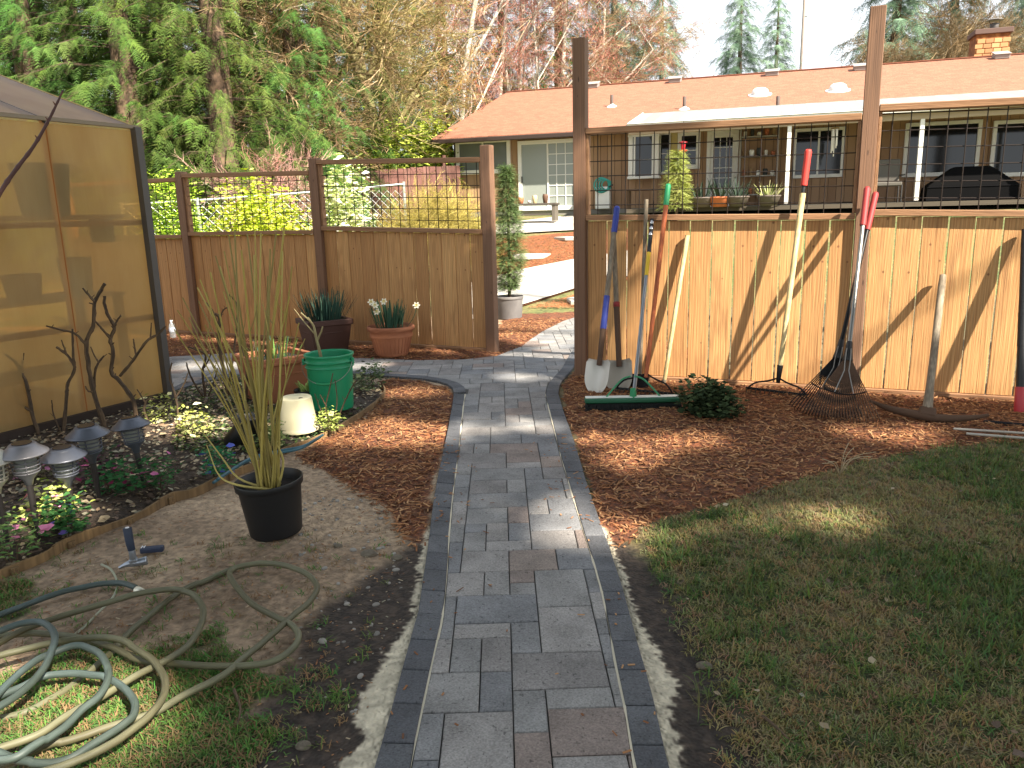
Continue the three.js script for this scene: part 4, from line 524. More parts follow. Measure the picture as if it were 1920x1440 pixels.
// ---------- greenhouse ----------
{
  const C0 = G(321, 760), C1 = G(0, 846), d = C1.clone().sub(C0).normalize(), w = V3(-d.z, 0, d.x); if (w.x > 0) w.negate();   // d runs toward the viewer, w into the house
  const g = thing('greenhouse', 'translucent yellowed greenhouse with dark frame beside the rose bed', 'greenhouse', C0); g.quaternion.setFromRotationMatrix(new THREE.Matrix4().makeBasis(d, V3(0, 1, 0), d.clone().cross(V3(0, 1, 0)))); // x along wall, z = out of the wall (to the path) or in
  g.updateMatrixWorld(true); const inn = g.worldToLocal(C0.clone().add(w)).z > 0 ? 1 : -1, L = 2.5;
  const at = (u, v) => g.worldToLocal(onPlane(u, v, C0, w)), eave = at(238, 238).y;
  const fr = mat(0x5c5854, 0.6, { metalness: 0.4 }), sheetT = (a, b) => tex(256, 256, (i, j) => mix3(a, b, clamp(fbm(i * 3, j * 3, 5, 3) * 1.9 - 0.45 + 0.12 * (vn(i * 128, j * 4, 128) - 0.5)))), wallM = mat(0xffffff, 0.68, { map: sheetT(rgb(238, 214, 160), rgb(220, 190, 134)), transmission: 0.78, specularIntensity: 0.25, side: THREE.DoubleSide }), roofM = mat(0xffffff, 0.7, { map: sheetT(rgb(232, 214, 204), rgb(214, 194, 184)), transmission: 0.78, specularIntensity: 0.1, side: THREE.DoubleSide });
  const prof = [[0, eave], [1.53, eave + 0.5], [2.1, eave + 0.6], [2.67, eave + 0.5], [4.2, eave]];
  const mx = at(112, 430).x, cuts = [0, mx * 0.98, mx * 1.98, 1.95, L].filter((x, i, a) => !i || x > a[i - 1] + 0.05);
  for (let k = 0; k < cuts.length - 1; k++) { const a = cuts[k] + 0.004, b = cuts[k + 1] - 0.004;
    part('wall_panel', new THREE.PlaneGeometry(b - a, eave - 0.06).translate((a + b) / 2, eave / 2 + 0.01, inn * 0.012), wallM, g);
    for (let q = 0; q < 4; q++) { const [z0, y0] = prof[q], [z1, y1] = prof[q + 1]; const m = part('roof_panel', new THREE.PlaneGeometry(b - a, Math.hypot(z1 - z0, y1 - y0) - 0.01).rotateX(-Math.PI / 2), roofM, g); m.position.set((a + b) / 2, (y0 + y1) / 2, inn * (z0 + z1) / 2); m.rotation.x = -inn * Math.atan2(y1 - y0, z1 - z0); }
    part('wall_panel', new THREE.PlaneGeometry(b - a, eave - 0.06).translate((a + b) / 2, eave / 2 + 0.01, inn * 4.19), wallM, g);
  }
  for (const x of cuts) { part('mullion', bx(x === 0 ? 0.045 : 0.03, eave, x === 0 ? 0.05 : 0.024, x + (x === 0 ? 0.02 : 0), eave / 2, inn * (x === 0 ? -0.012 : 0.03)), x === 0 ? fr : mat(0xa8743f, 0.7), g); for (let q = 0; q < 4; q++) { const [z0, y0] = prof[q], [z1, y1] = prof[q + 1]; part('rafter', rod(V3(x, y0 - 0.012, inn * z0), V3(x, y1 - 0.012, inn * z1), 0.014, 0.014, 6), fr, g); } }
  part('eave_rail', bx(L, 0.022, 0.03, L / 2, eave + 0.002, inn * -0.006), mat(0x8a7c68, 0.7), g); part('eave_rail', bx(L, 0.04, 0.03, L / 2, eave + 0.005, inn * 4.21), fr, g); part('base_rail', bx(L, 0.1, 0.045, L / 2, 0.05, inn * -0.0), mat(0x33271f, 0.8), g); part('ridge_beam', bx(L, 0.04, 0.04, L / 2, eave + 0.575, inn * 2.1), fr, g);
  for (const x of [0.002, L - 0.002]) { const sh = new THREE.Shape([[0, 0], ...prof, [4.2, 0]].map(([z, y]) => new THREE.Vector2(inn * z, y))); const e = new THREE.ShapeGeometry(sh).rotateY(-Math.PI / 2); part('end_panel', e.translate(x, 0.01, 0), wallM, g); }
  for (const h of [0.62, 1.24]) for (const z of [0.035, 4.15]) part('purlin', bx(L, 0.035, 0.02, L / 2, h, inn * z), mat(0x8f6a42, 0.8), g);
  // what stands inside and shows through the sheets
  const B = C0.clone(), P = (x, y, z) => g.localToWorld(V3(x, y, inn * z)), wood = mat(0x8a6a46, 0.8);
  const bench = thing('potting_bench', 'slatted wooden bench seen blurred through the greenhouse wall', 'bench', P(0.1, 0, 0.18)); bench.quaternion.copy(g.quaternion);
  for (let k = 0; k < 5; k++) part('slat', bx(1.9, 0.022, 0.08, 0.95, 0.78, inn * (0.05 + k * 0.1)), wood, bench); for (let k = 0; k < 3; k++) part('lower_slat', bx(1.9, 0.02, 0.1, 0.95, 0.32, inn * (0.08 + k * 0.15)), wood, bench); for (const x of [0.04, 0.95, 1.86]) for (const z of [0.04, 0.46]) part('leg', bx(0.045, 0.78, 0.045, x, 0.38, inn * z), wood, bench);
  const shelf = thing('wall_shelf', 'high plank shelf seen blurred through the greenhouse wall', 'shelf', P(0.1, 1.28, 0.1)); shelf.quaternion.copy(g.quaternion); part('plank', bx(2.1, 0.03, 0.24, 1.05, 0, inn * 0.12), wood, shelf); for (const x of [0.1, 1.0, 1.9]) part('bracket', bx(0.03, 0.16, 0.2, x, -0.08, inn * 0.1), fr, shelf);
  const items = [[0.35, 0.79, 0.3, 0.1, 0.24, 0x5a4a38, 'dark brown pot on the greenhouse bench'], [1.15, 0.79, 0.16, 0.07, 0.3, 0xe0c86a, 'tall pale yellow container on the greenhouse bench'], [0.7, 0.79, 0.3, 0.11, 0.16, 0x6b4632, 'squat clay pot on the greenhouse bench'], [0.55, 1.295, 0.2, 0.16, 0.3, 0x3a3a30, 'large dark bundle on the greenhouse shelf'], [1.5, 1.295, 0.2, 0.1, 0.2, 0x55503a, 'olive pot on the greenhouse shelf']];
  for (const [x, y, z, r, h, c, label] of items) single('stored_pot', lathe([[0, 0.002], [r * 0.8, 0], [r, h], [r * 0.92, h], [r * 0.75, 0.02]], 20).translate(...P(x, y, z).toArray()), mat(c, 0.8), label, 'plant pot', 'pots stored in the greenhouse');
}
// thin bare twig arching in from a shrub that grows beside the viewer
{ const D = 1.9, P = [[-130, 700], [-60, 480], [0, 362], [30, 318], [62, 276], [88, 232], [106, 196], [118, 170]].map(([u, v], i) => atDepth(u, v, D + i * 0.02)), b = P[0].clone(); b.x -= 0.1; const g = thing('arching_twig', 'single dark bare twig arching in front of the greenhouse roof', 'twig', V3(b.x, 0, b.z)); const C = curve([V3(b.x, 0, b.z), ...P], 60).map((p) => p.sub(g.position)); part('stem', tube(C, (t) => 0.0075 * (1 - 0.72 * t) * (1 + 0.25 * Math.pow(Math.abs(Math.sin(t * 40)), 12)), 7), mat(0x4c2f2c, 0.7), g); for (const k of [40, 46, 52, 57]) part('bud', rod(C[k], C[k].clone().add(V3(k % 2 ? 0.008 : -0.006, 0.01, 0)), 0.0028, 0.001, 6), mat(0x5e3830, 0.7), g); }
// ---------- house and back yard ----------
function drape(name, up, low, m, lift, nx = 24, ny = 6, scale = 1) { const pos = [], uv = [], idx = [], at = (L, t) => { const s = t * (L.length - 1), i = Math.min(L.length - 2, Math.floor(s)), f = s - i; return [lerp(L[i][0], L[i + 1][0], f), lerp(L[i][1], L[i + 1][1], f)]; }; for (let j = 0; j <= ny; j++) for (let i = 0; i <= nx; i++) { const a = at(up, i / nx), b = at(low, i / nx), p = hit(lerp(a[0], b[0], j / ny), lerp(a[1], b[1], j / ny), lift); pos.push(p.x, p.y, p.z); uv.push(p.x * scale, p.z * scale); if (i && j) { const k = j * (nx + 1) + i; idx.push(k - nx - 2, k - 1, k - nx - 1, k - nx - 1, k - 1, k); } } const g = new THREE.BufferGeometry(); g.setAttribute('position', new THREE.Float32BufferAttribute(pos, 3)); g.setAttribute('uv', new THREE.Float32BufferAttribute(uv, 2)); g.setIndex(idx); g.computeVertexNormals(); return struct(name, g, m); }
const concT = noiseTex(rgb(206, 200, 188), rgb(176, 168, 156), 8), concM = mat(0xffffff, 0.9, { map: concT }), barkT = tex(512, 512, (i, j) => mul3(mix3(rgb(150, 88, 48), rgb(84, 50, 30), clamp(vn(i * 130, j * 90, 130) * 0.8 + fbm(i * 8, j * 8, 4, 8) * 0.7 - 0.3)), 0.75 + 0.5 * vn(i * 200, j * 150, 200))), barkM = mat(0xffffff, 0.95, { map: barkT, bumpMap: barkT, bumpScale: 0.01 });
drape('mulch_bank', [[890, 448], [960, 446], [1080, 434], [1180, 428]], [[880, 600], [985, 572], [1085, 540], [1200, 520]], barkM, 0.006, 30, 14, 0.8);
drape('walkway', [[880, 530], [976, 505], [1078, 485], [1200, 466]], [[880, 600], [981, 570], [1078, 540], [1200, 512]], concM, 0.03, 30, 6, 0.4);
drape('patio', [[900, 424], [975, 414], [1050, 405], [1100, 402]], [[900, 440], [985, 436], [1050, 432], [1100, 430]], concM, 0.03, 30, 6, 0.4);
{ const st = (list, label) => { const P = list.map(([u, v]) => hit(u, v, 0.05)), c = P.reduce((s, p) => s.add(p), V3(0, 0, 0)).multiplyScalar(1 / P.length), sh = new THREE.Shape(P.map((p) => new THREE.Vector2(p.x - c.x, -(p.z - c.z)))); single('stepping_stone', new THREE.ExtrudeGeometry(sh, { depth: 0.05, bevelSize: 0.01, bevelThickness: 0.01, bevelSegments: 2 }).rotateX(-Math.PI / 2).translate(c.x, c.y - 0.06, c.z), concM, label, 'stepping stone', 'stepping stones in the bark'); };
  st([[962, 476], [985, 471], [1015, 469], [1032, 473], [1020, 480], [990, 485], [965, 486]], 'large pale flat stone set in bark beyond the gate'); st([[1040, 444], [1062, 440], [1090, 440], [1090, 448], [1060, 449]], 'pale flat stone half up the bark bank toward the patio'); st([[1064, 558], [1078, 555], [1096, 556], [1096, 566], [1072, 566]], 'small round white stone beside the gate path'); }
const HO = atDepth(1028, 393, 23.4), HD = rayOf(-3685, 512).setY(0).normalize().negate(), HN = V3(-HD.z, 0, HD.x); if (HN.z < 0) HN.negate();
const FLOOR = HO.y;
const house = thing('house', 'low ranch house with red brown shingle roof and taupe siding', 'house', HO); house.quaternion.setFromRotationMatrix(new THREE.Matrix4().makeBasis(HD, V3(0, 1, 0), HN)); house.updateMatrixWorld(true);
const hw = (u, v, out = 0) => house.worldToLocal(onPlane(u, v, HO.clone().addScaledVector(HN, out), HN));
const white = mat(0xe2e0da, 0.55), taupe = [0x9c7c5e, 0x947458, 0xa28264].map((c) => mat(c, 0.85)), trimTan = mat(0xa08f78, 0.8), gutterM = mat(0x3c302b, 0.5, { metalness: 0.2 }), darkGlass = mat(0x10151a, 0.06, { specularIntensity: 1 }), greyGlass = mat(0x6d736f, 0.1), curtain = mat(0x8f958f, 0.25);
{
  const s0 = hw(853, 330).x, s1 = hw(2150, 330).x, EO = 0.65, eaveH = hw(947, 253, EO).y, eL = hw(808, 256, EO).x, back = 6.9, ridgeH = hw(947, 173, -back).y, wallTop = eaveH + (ridgeH - eaveH) * EO / (EO + back), eR = s1 + 0.7;
  const shT = tex(1024, 1024, (i, j) => { const row = Math.floor(j * 32), x = i * 24 + (row % 2) * 0.5 + 0.3 * hsh(row, 7), t = Math.floor(x), tone = hsh(t, row), edge = j * 32 - row; return mul3(mix3(rgb(160, 109, 84), rgb(146, 96, 73), tone), (0.82 + 0.3 * vn(i * 300, j * 300, 300)) * (edge > 0.84 ? 0.55 : 1) * (x - t > 0.96 ? 0.8 : 1)); });
  shT.repeat.set(1 / 4.6, 1 / 4.6); const shB = shT.clone(); shB.colorSpace = THREE.NoColorSpace; const roofM = mat(0xffffff, 0.92, { map: shT });
  const slab = (z0, y0, z1, y1) => { const th = 0.05, A = [[eL, y0, z0], [eR, y0, z0], [eR, y1, z1], [eL, y1, z1]], len = Math.hypot(z1 - z0, y1 - y0), g = new THREE.BufferGeometry(), pos = [], uv = []; const q = (a, b, c, d) => { for (const k of [a, b, c, a, c, d]) pos.push(...k); }; const lo = A.map(([x, y, z]) => [x, y - th, z]); q(...A); q(...lo.slice().reverse()); for (let i = 0; i < 4; i++) q(A[i], lo[i], lo[(i + 1) % 4], A[(i + 1) % 4]); for (let i = 0; i < pos.length; i += 3) uv.push(pos[i], Math.hypot(pos[i + 2] - z0, pos[i + 1] - y0)); g.setAttribute('position', new THREE.Float32BufferAttribute(pos, 3)); g.setAttribute('uv', new THREE.Float32BufferAttribute(uv, 2)); g.computeVertexNormals(); return g; };
  const roof = part('roof', slab(EO, eaveH, -back, ridgeH), roofM, house); part('back_roof', slab(-2 * back - EO, eaveH, -back, ridgeH - 0.004), roofM, house);
  part('ridge_cap', bx(eR - eL, 0.03, 0.24, (eL + eR) / 2, ridgeH + 0.004, -back), mat(0x7d4d3a, 0.9), roof);
  const patioL = hw(1177, 237, 2.7).x;
  part('gutter', rb(patioL - eL, 0.12, 0.11, (eL + patioL) / 2, eaveH - 0.09, EO + 0.02, 0.02), gutterM, house); part('soffit', bx(s1 - eL, 0.02, EO, (eL + s1) / 2, eaveH - 0.06, EO / 2), trimTan, house);
  part('rake_board', rod(V3(eL + 0.01, eaveH - 0.1, EO), V3(eL + 0.01, ridgeH - 0.1, -back), 0.07, 0.07, 4), gutterM, house);
  // walls: boarded front with battens, plain sides
  const sb = 0.2032, n = Math.ceil((s1 - s0) / sb); for (let i = 0; i < Math.min(n, 120); i++) part('siding_board', bx(sb - 0.012, wallTop, 0.03, s0 + sb * (i + 0.5), wallTop / 2 - 0.02, -0.015 - 0.002 * (i % 3)), taupe[(i * 7) % 3], house);
  part('wall', bx(s1 - s0, wallTop + 0.5, 0.1, (s0 + s1) / 2, wallTop / 2 - 0.27, -0.085), mat(0x5c4d40, 0.9), house);
  { const sh = new THREE.Shape([[0, -0.5], [-2 * back, -0.5], [-2 * back, wallTop], [-back, ridgeH - 0.1], [0, wallTop]].map(([z, y]) => new THREE.Vector2(-z, y))); for (const s of [s0, s1 - 0.1]) part('gable_wall', new THREE.ExtrudeGeometry(sh, { depth: 0.1, bevelEnabled: false }).rotateY(Math.PI / 2).translate(s, 0, 0), taupe[1], house); }
  part('back_wall', bx(s1 - s0, wallTop + 0.5, 0.1, (s0 + s1) / 2, wallTop / 2 - 0.27, -2 * back), taupe[1], house);
  part('foundation', bx(s1 - s0 + 0.06, 0.22, 0.08, (s0 + s1) / 2, -0.14, -0.01), mat(0x8a857c, 0.9), house);
  part('downspout', rb(0.06, wallTop - 0.1, 0.06, s0 + 0.05, (wallTop - 0.1) / 2, 0.04, 0.01), gutterM, house);
  // windows and doors, set by where they show on the wall
  const opening = (name, u0, v0, u1, v1, glass, { cols = 1, rows = 1, out = 0, fw = 0.07, m = white, split = [], label } = {}) => {
    const a = hw(u0, v1, out), b = hw(u1, v0, out), w = b.x - a.x, y0 = (a.y + hw(u1, v1, out).y) / 2, y1 = (b.y + hw(u0, v0, out).y) / 2, h = y1 - y0, o = new THREE.Group(); o.name = name; if (label) o.userData.label = label; house.add(o); o.position.set((a.x + b.x) / 2, (y0 + y1) / 2, out + 0.02);
    for (const s of [-1, 1]) { part('jamb', rb(fw, h, 0.07, s * (w / 2 - fw / 2), 0, 0.015, 0.006), m, o); part(s > 0 ? 'head' : 'sill', rb(w - 2 * fw, s > 0 ? fw : fw * 1.1, s > 0 ? 0.068 : 0.1, 0, s * (h / 2 - fw / 2), 0.015, 0.006), m, o); }
    const gw = w - 2 * fw, gh = h - 2 * fw; let xs = [0, ...split, 1]; for (let k = 0; k < xs.length - 1; k++) { const x0 = -gw / 2 + gw * xs[k], x1 = -gw / 2 + gw * xs[k + 1]; part('pane', bx(x1 - x0 - 0.004, gh, 0.01, (x0 + x1) / 2, 0, -0.004), glass, o); if (k) part('mullion', rb(0.05, gh, 0.045, x0, 0, 0.008, 0.005), m, o); }
    const c0 = split.length && cols > 1 ? -gw / 2 + gw * split[split.length - 1] : -gw / 2, cw = gw / 2 - c0; for (let k = 1; k < cols; k++) part('muntin', bx(0.022, gh, 0.018, c0 + cw * k / cols, 0, 0.008), m, o); for (let k = 1; k < rows; k++) part('muntin', bx(cw, 0.022, 0.0185, c0 + cw / 2, -gh / 2 + gh * k / rows, 0.008), m, o); return o;
  };
  opening('window', 857, 261, 957, 326, greyGlass, { split: [0.5], fw: 0.11 });
  const d1 = opening('sliding_door', 974, 262, 1084, 394, curtain, { split: [0.5], cols: 3, rows: 6, fw: 0.11, label: 'sliding patio door with a gridded fixed half' }); part('handle', rb(0.03, 0.18, 0.03, -0.78, -0.1, 0.06, 0.008), blackPl, d1);
  // garden window that stands out from the wall
  { const a = hw(1178, 336, 0.35), b = hw(1236, 250, 0.35), w = b.x - a.x, h = b.y - a.y, o = new THREE.Group(); o.name = 'garden_window'; house.add(o); o.position.set((a.x + b.x) / 2, (a.y + b.y) / 2, 0.185); part('sill', rb(w + 0.06, 0.07, 0.4, 0, -h / 2 + 0.035, 0, 0.01), white, o); part('head', rb(w + 0.04, 0.06, 0.38, 0, h / 2 - 0.03, 0, 0.01), white, o); for (const s of [-1, 1]) { part('corner_post', rb(0.12, h - 0.13, 0.08, s * (w / 2 - 0.06), 0.005, 0.15, 0.008), white, o); part('side_pane', bx(0.008, h - 0.13, 0.25, s * (w / 2 - 0.02), 0.005, -0.02), darkGlass, o); part('mullion', rb(0.05, h - 0.13, 0.05, s * w * 0.3, 0.005, 0.155, 0.006), white, o); } part('pane', bx(w - 0.1, h - 0.13, 0.008, 0, 0.005, 0.145), darkGlass, o); part('brace_shelf', rb(w, 0.02, 0.3, 0, -0.08, 0, 0.004), white, o); }
  opening('window', 1236, 250, 1258, 326, darkGlass, { fw: 0.04, rows: 2 });
  part('corner_trim', rb(0.17, wallTop, 0.09, hw(1264, 300).x, wallTop / 2, 0.03, 0.01), mat(0xb8a56c, 0.8), house);
  opening('window', 1270, 247, 1314, 317, darkGlass, { rows: 2, fw: 0.11, label: 'narrow double-hung window beside the glazed door' });
  const d2 = opening('door', 1322, 245, 1386, 400, white, { fw: 0.1, label: 'white glazed back door with fifteen small lights' });
  { const a = hw(1336, 353, 0.04), b = hw(1375, 256, 0.04), w = b.x - a.x, h = b.y - a.y, cx = (a.x + b.x) / 2 - d2.position.x, cy = (a.y + b.y) / 2 - d2.position.y; for (let i = 0; i < 3; i++) for (let j = 0; j < 5; j++) part('light', bx(w / 3 - 0.022, h / 5 - 0.022, 0.008, cx - w / 2 + w * (i + 0.5) / 3, cy - h / 2 + h * (j + 0.5) / 5, 0.006), darkGlass, d2); part('handle', rb(0.05, 0.05, 0.06, cx + w / 2 + 0.09, -0.15, 0.04, 0.012), steel, d2); }
  opening('window', 1484, 240, 1586, 333, darkGlass, { split: [0.5], fw: 0.08 }); opening('window', 1690, 228, 1842, 330, darkGlass, { fw: 0.09, label: 'wide dark picture window behind the covered grill' }); opening('window', 1852, 224, 1990, 330, darkGlass, { fw: 0.09 });
  // patio cover: flat ribbed metal on posts
  const yo = hw(1500, 219, 2.7).y, zi = 0.1, yi = wallTop + 0.16, rise = yi - yo, pw = s1 - patioL, cov = new THREE.Group(); cov.name = 'patio_cover'; house.add(cov);
  const a = Math.atan2(rise, 2.7 - zi), ln = Math.hypot(rise, 2.7 - zi); const sheet = []; for (let k = 0; k * 0.3 < pw; k++) { const w = Math.min(0.296, pw - k * 0.3); const m = part('metal_sheet', bx(w, 0.012, ln, 0, 0, 0), mat(k % 2 ? 0x8e8f8c : 0x9c9c98, 0.45, { metalness: 0.3 }), cov); m.position.set(patioL + 0.15 + k * 0.3, (yo + yi) / 2 + 0.05, (2.7 + zi) / 2); m.rotation.x = a; if (k > 70) break; }
  part('fascia_gutter', rb(pw, 0.09, 0.08, patioL + pw / 2, yo + 0.0, 2.72, 0.02), white, cov); part('gutter_lip', rb(pw, 0.018, 0.1, patioL + pw / 2, yo + 0.055, 2.74, 0.006), white, cov); part('end_flashing', rod(V3(patioL, yi + 0.03, zi), V3(patioL, yo + 0.03, 2.7), 0.05, 0.05, 4), white, cov);
  part('beam', rb(pw, 0.14, 0.09, patioL + pw / 2, yo - 0.12, 2.55, 0.008), trimTan, cov);
  for (const [u, v] of [[1476, 330], [1721, 330], [1990, 330]]) { const s = hw(u, v, 2.55).x; part('post', rb(0.09, yo - 0.15, 0.09, s, (yo - 0.19) / 2, 2.55, 0.008), white, cov); }
  part('patio_slab', bx(pw, 0.1, 2.8, patioL + pw / 2, -0.1, 1.4), mat(0x6e675e, 0.9, { map: concT }), house);
  // roof fittings
  const onRoof = (u, v) => { const n = V3(0, back + EO, ridgeH - eaveH).normalize(), wn = n.clone().applyQuaternion(house.quaternion), wp = house.localToWorld(V3(0, eaveH, EO)); return house.worldToLocal(onPlane(u, v, wp, wn)); }, tilt = Math.atan2(ridgeH - eaveH, back + EO);
  const place = (name, geo, m, p, ti = 0) => { const o = part(name, geo, m, roof); o.position.copy(p); o.rotation.x = ti; return o; };
  for (const [u, v] of [[1425, 178], [1571, 170]]) { const p = onRoof(u, v); place('dome_vent', lathe([[0, 0.2], [0.15, 0.19], [0.22, 0.14], [0.25, 0.06], [0.25, 0.03], [0.34, 0.02], [0.34, 0]].reverse(), 26), mat(0xe4e4e0, 0.4), p, tilt); }
  for (const [u, v] of [[1147, 200], [1283, 205], [1458, 206]]) { const p = onRoof(u, v); const f = place('pipe_flashing', lathe([[0.16, 0], [0.15, 0.015], [0.06, 0.06], [0.055, 0.09]], 16), mat(0xd8d8d0, 0.5), p, tilt); part('vent_pipe', rod(V3(0, 0, 0), V3(0, 0.33, -0.12), 0.05, 0.05, 12), mat(0x5a4e48, 0.7), f); }
  for (const [u, v] of [[1266, 154], [1447, 141], [1613, 131], [1876, 109], [1112, 164]]) { const p = onRoof(u, v); const f = place('roof_vent', rb(0.42, 0.14, 0.42, 0, 0.07, 0, 0.03), mat(0x8a8480, 0.6), p, tilt); part('vent_hood', rb(0.46, 0.03, 0.46, 0, 0.155, 0, 0.01), mat(0x9c9690, 0.6), f); }
  { const p = onRoof(1861, 104), ch = new THREE.Group(); ch.name = 'chimney'; roof.add(ch); ch.position.copy(p).add(V3(0, 0, -0.6)); const W = 0.95; part('stack', rb(W, 1.0, 0.9, 0, 0.2, 0, 0.01), mat(0xa8845c, 0.9, { map: noiseTex(rgb(230, 200, 160), rgb(170, 130, 96), 8) }), ch); for (let r = 0; r < 4; r++) for (let k = 0; k < 4; k++) part('brick', rb(W / 4 - 0.016, 0.13, 0.03, (k - 1.5) * W / 4 + (r % 2 ? 0.03 : -0.03), 0.02 + r * 0.15, 0.455, 0.01), mat([0xb48a5e, 0xa67a52, 0xc29a6c][(r * 3 + k) % 3], 0.9), ch); part('crown', rb(W + 0.14, 0.16, 1.04, 0, 0.76, 0, 0.02), mat(0x5c4840, 0.8), ch); part('flue', rod(V3(0.1, 0.84, 0), V3(0.1, 1.06, 0), 0.13, 0.13, 14), mat(0x4a4440, 0.6), ch); part('rain_cap', lathe([[0, 0.09], [0.24, 0.03], [0.26, 0], [0.0, 0.0]].reverse(), 18).translate(0.1, 1.14, 0), mat(0x8d8a84, 0.4, { metalness: 0.6 }), ch); for (const s of [-1, 1]) part('cap_strut', rod(V3(0.1 + s * 0.12, 1.04, 0), V3(0.1 + s * 0.16, 1.16, 0), 0.01, 0.01, 5), mat(0x4a4440, 0.6), ch); }
}
// ---------- things on the patio ----------
const onPatio = (u, v, out) => { const p = onPlane(u, v, HO.clone().addScaledVector(HN, out), HN); p.y = FLOOR - 0.05; return p; };
const local = (g) => { g.quaternion.copy(house.quaternion); return g; };
{ const g = local(thing('hose_reel', 'white box hose reel with teal hose against the house wall', 'hose reel', onPatio(1131, 400, 0.35))); part('box', rb(0.42, 0.62, 0.3, 0, 0.33, 0, 0.03), mat(0xe6e4dc, 0.5), g); for (let k = 0; k < 4; k++) part('hose_loop', new THREE.TorusGeometry(0.2 - k * 0.022, 0.022, 7, 24).rotateY(0.2).translate(-0.02 + k * 0.05, 0.68, 0.18), mat(0x2f8f84, 0.5), g); part('crank', rod(V3(0.2, 0.62, 0.2), V3(0.32, 0.68, 0.22), 0.02, 0.02, 8), blackPl, g); }
{ const g = local(thing('side_table', 'plain wooden table under the garden window', 'table', onPatio(1211, 400, 1.3))); part('top', rb(1.0, 0.04, 0.5, 0, 0.5, 0, 0.01), mat(0x6e5238, 0.8), g); for (const x of [-0.46, 0.46]) for (const z of [-0.2, 0.2]) part('leg', bx(0.05, 0.48, 0.05, x, 0.24, z), mat(0x5a442f, 0.8), g); }
{ const g = local(thing('shelf_unit', 'open metal shelf unit with jars and boxes on the covered patio', 'shelf', onPatio(1418, 400, 0.35))); const w = 0.95, h = 2.0, m = mat(0x9a958c, 0.6); for (const x of [-w / 2, w / 2]) for (const z of [-0.17, 0.17]) part('upright', bx(0.04, h, 0.04, x, h / 2, z), m, g); const ys = [0.3, 0.78, 1.28, 1.78]; for (const y of ys) part('shelf', rb(w - 0.05, 0.03, 0.36, 0, y, 0, 0.006), m, g);
  const r = rng(14), O = g.position.clone(); const names = ['glass jar', 'clay pot', 'cardboard box', 'white tub', 'dark bottle']; ys.forEach((y, k) => { for (let i = 0; i < 5; i++) { const q = g.localToWorld(V3(-0.36 + i * 0.18, y + 0.016, 0.05)); const hgt = 0.1 + r() * 0.16, rr = 0.04 + r() * 0.03, c = [0xd8d4cc, 0xa8603c, 0x8f7450, 0xe8e6e0, 0x2e3030][(i + k) % 5]; single('stored_item', lathe([[0, 0.001], [rr * 0.85, 0], [rr, hgt * 0.8], [rr * 0.75, hgt], [0, hgt]], 12).translate(q.x, q.y, q.z), mat(c, 0.6), names[(i + k) % 5] + ' on the ' + ['lowest', 'second', 'third', 'top'][k] + ' shelf of the patio unit', 'container', 'things stored on the patio shelves'); } }); }
{ const g = local(thing('covered_grill', 'large grill under a black peaked cover on the patio', 'grill', onPatio(1812, 400, 1.7).add(V3(0, -0.06, 0)))), w = 1.9, d = 0.75; const L = [], R = (hx, hz, y) => [V3(-hx, y, hz), V3(hx, y, hz), V3(hx, y, -hz), V3(-hx, y, -hz)], lev = [R(0.96, 0.42, 0), R(0.94, 0.4, 0.36), R(0.9, 0.38, 0.42), R(0.4, 0.2, 0.8), R(0.34, 0.15, 0.83)]; for (let k = 0; k < 4; k++) for (let i = 0; i < 4; i++) { const j = (i + 1) % 4; L.push([lev[k][i], lev[k][j], lev[k + 1][i]], [lev[k][j], lev[k + 1][j], lev[k + 1][i]]); } const t = lev[4]; L.push([t[0], t[1], t[2]], [t[0], t[2], t[3]]); part('cover', quadGeo(L), mat(0x0b0b0c, 0.95, { specularIntensity: 0.2 }), g); part('hem_band', [rb(1.93, 0.05, 0.03, 0, 0.1, 0.425, 0.008), rb(1.9, 0.02, 0.02, 0, 0.38, 0.405, 0.005)], mat(0x121214, 0.9, { specularIntensity: 0.2 }), g); }
{ const g = local(thing('patio_chair', 'grey cushioned patio chair half hidden by the fence', 'chair', onPatio(1660, 400, 2.2))); const m = mat(0x57534c, 0.8), f = mat(0x2c2a28, 0.6); part('seat', rb(0.55, 0.1, 0.52, 0, 0.42, 0, 0.03), m, g); const b = part('backrest', rb(0.55, 0.55, 0.1, 0, 0.72, -0.26, 0.04), m, g); for (const x of [-0.27, 0.27]) { for (const z of [-0.24, 0.24]) part('leg', rod(V3(x, 0, z), V3(x, 0.4, z), 0.02, 0.02, 8), f, g); part('armrest', rb(0.05, 0.03, 0.5, x * 1.1, 0.62, 0, 0.01), f, g); } }
{ const g = local(thing('patio_bench', 'low weathered bench with small pots outside the sliding door', 'bench', hit(1002, 420))); g.position.y = hit(1002, 414).y; part('top', rb(1.25, 0.05, 0.4, 0, 0.42, 0, 0.01), mat(0x4a443d, 0.85), g); for (const x of [-0.55, 0.55]) part('leg', rb(0.09, 0.4, 0.34, x, 0.2, 0, 0.01), mat(0x5a544b, 0.85), g); part('lower_board', rb(1.1, 0.04, 0.3, 0, 0.16, 0, 0.01), mat(0x4a443d, 0.85), g);
  [['small clay pot at the end of the low bench', -0.35, 0xa86a48, 0.08, 0.16], ['tan ceramic pot in the middle of the low bench', 0.02, 0xc8b48a, 0.07, 0.2], ['brown glazed jar on the low bench', 0.3, 0x5c4232, 0.075, 0.22], ['white pebble bowl on the low bench', -0.12, 0xdcd8cc, 0.06, 0.07]].forEach(([label, x, c, r, h]) => { const q = g.localToWorld(V3(x, 0.446, 0)); single('bench_pot', lathe([[0, 0.001], [r * 0.7, 0], [r, h * 0.7], [r * 0.8, h], [r * 0.6, h * 0.95]], 16).translate(q.x, q.y, q.z), mat(c, 0.7), label, 'plant pot'); }); }
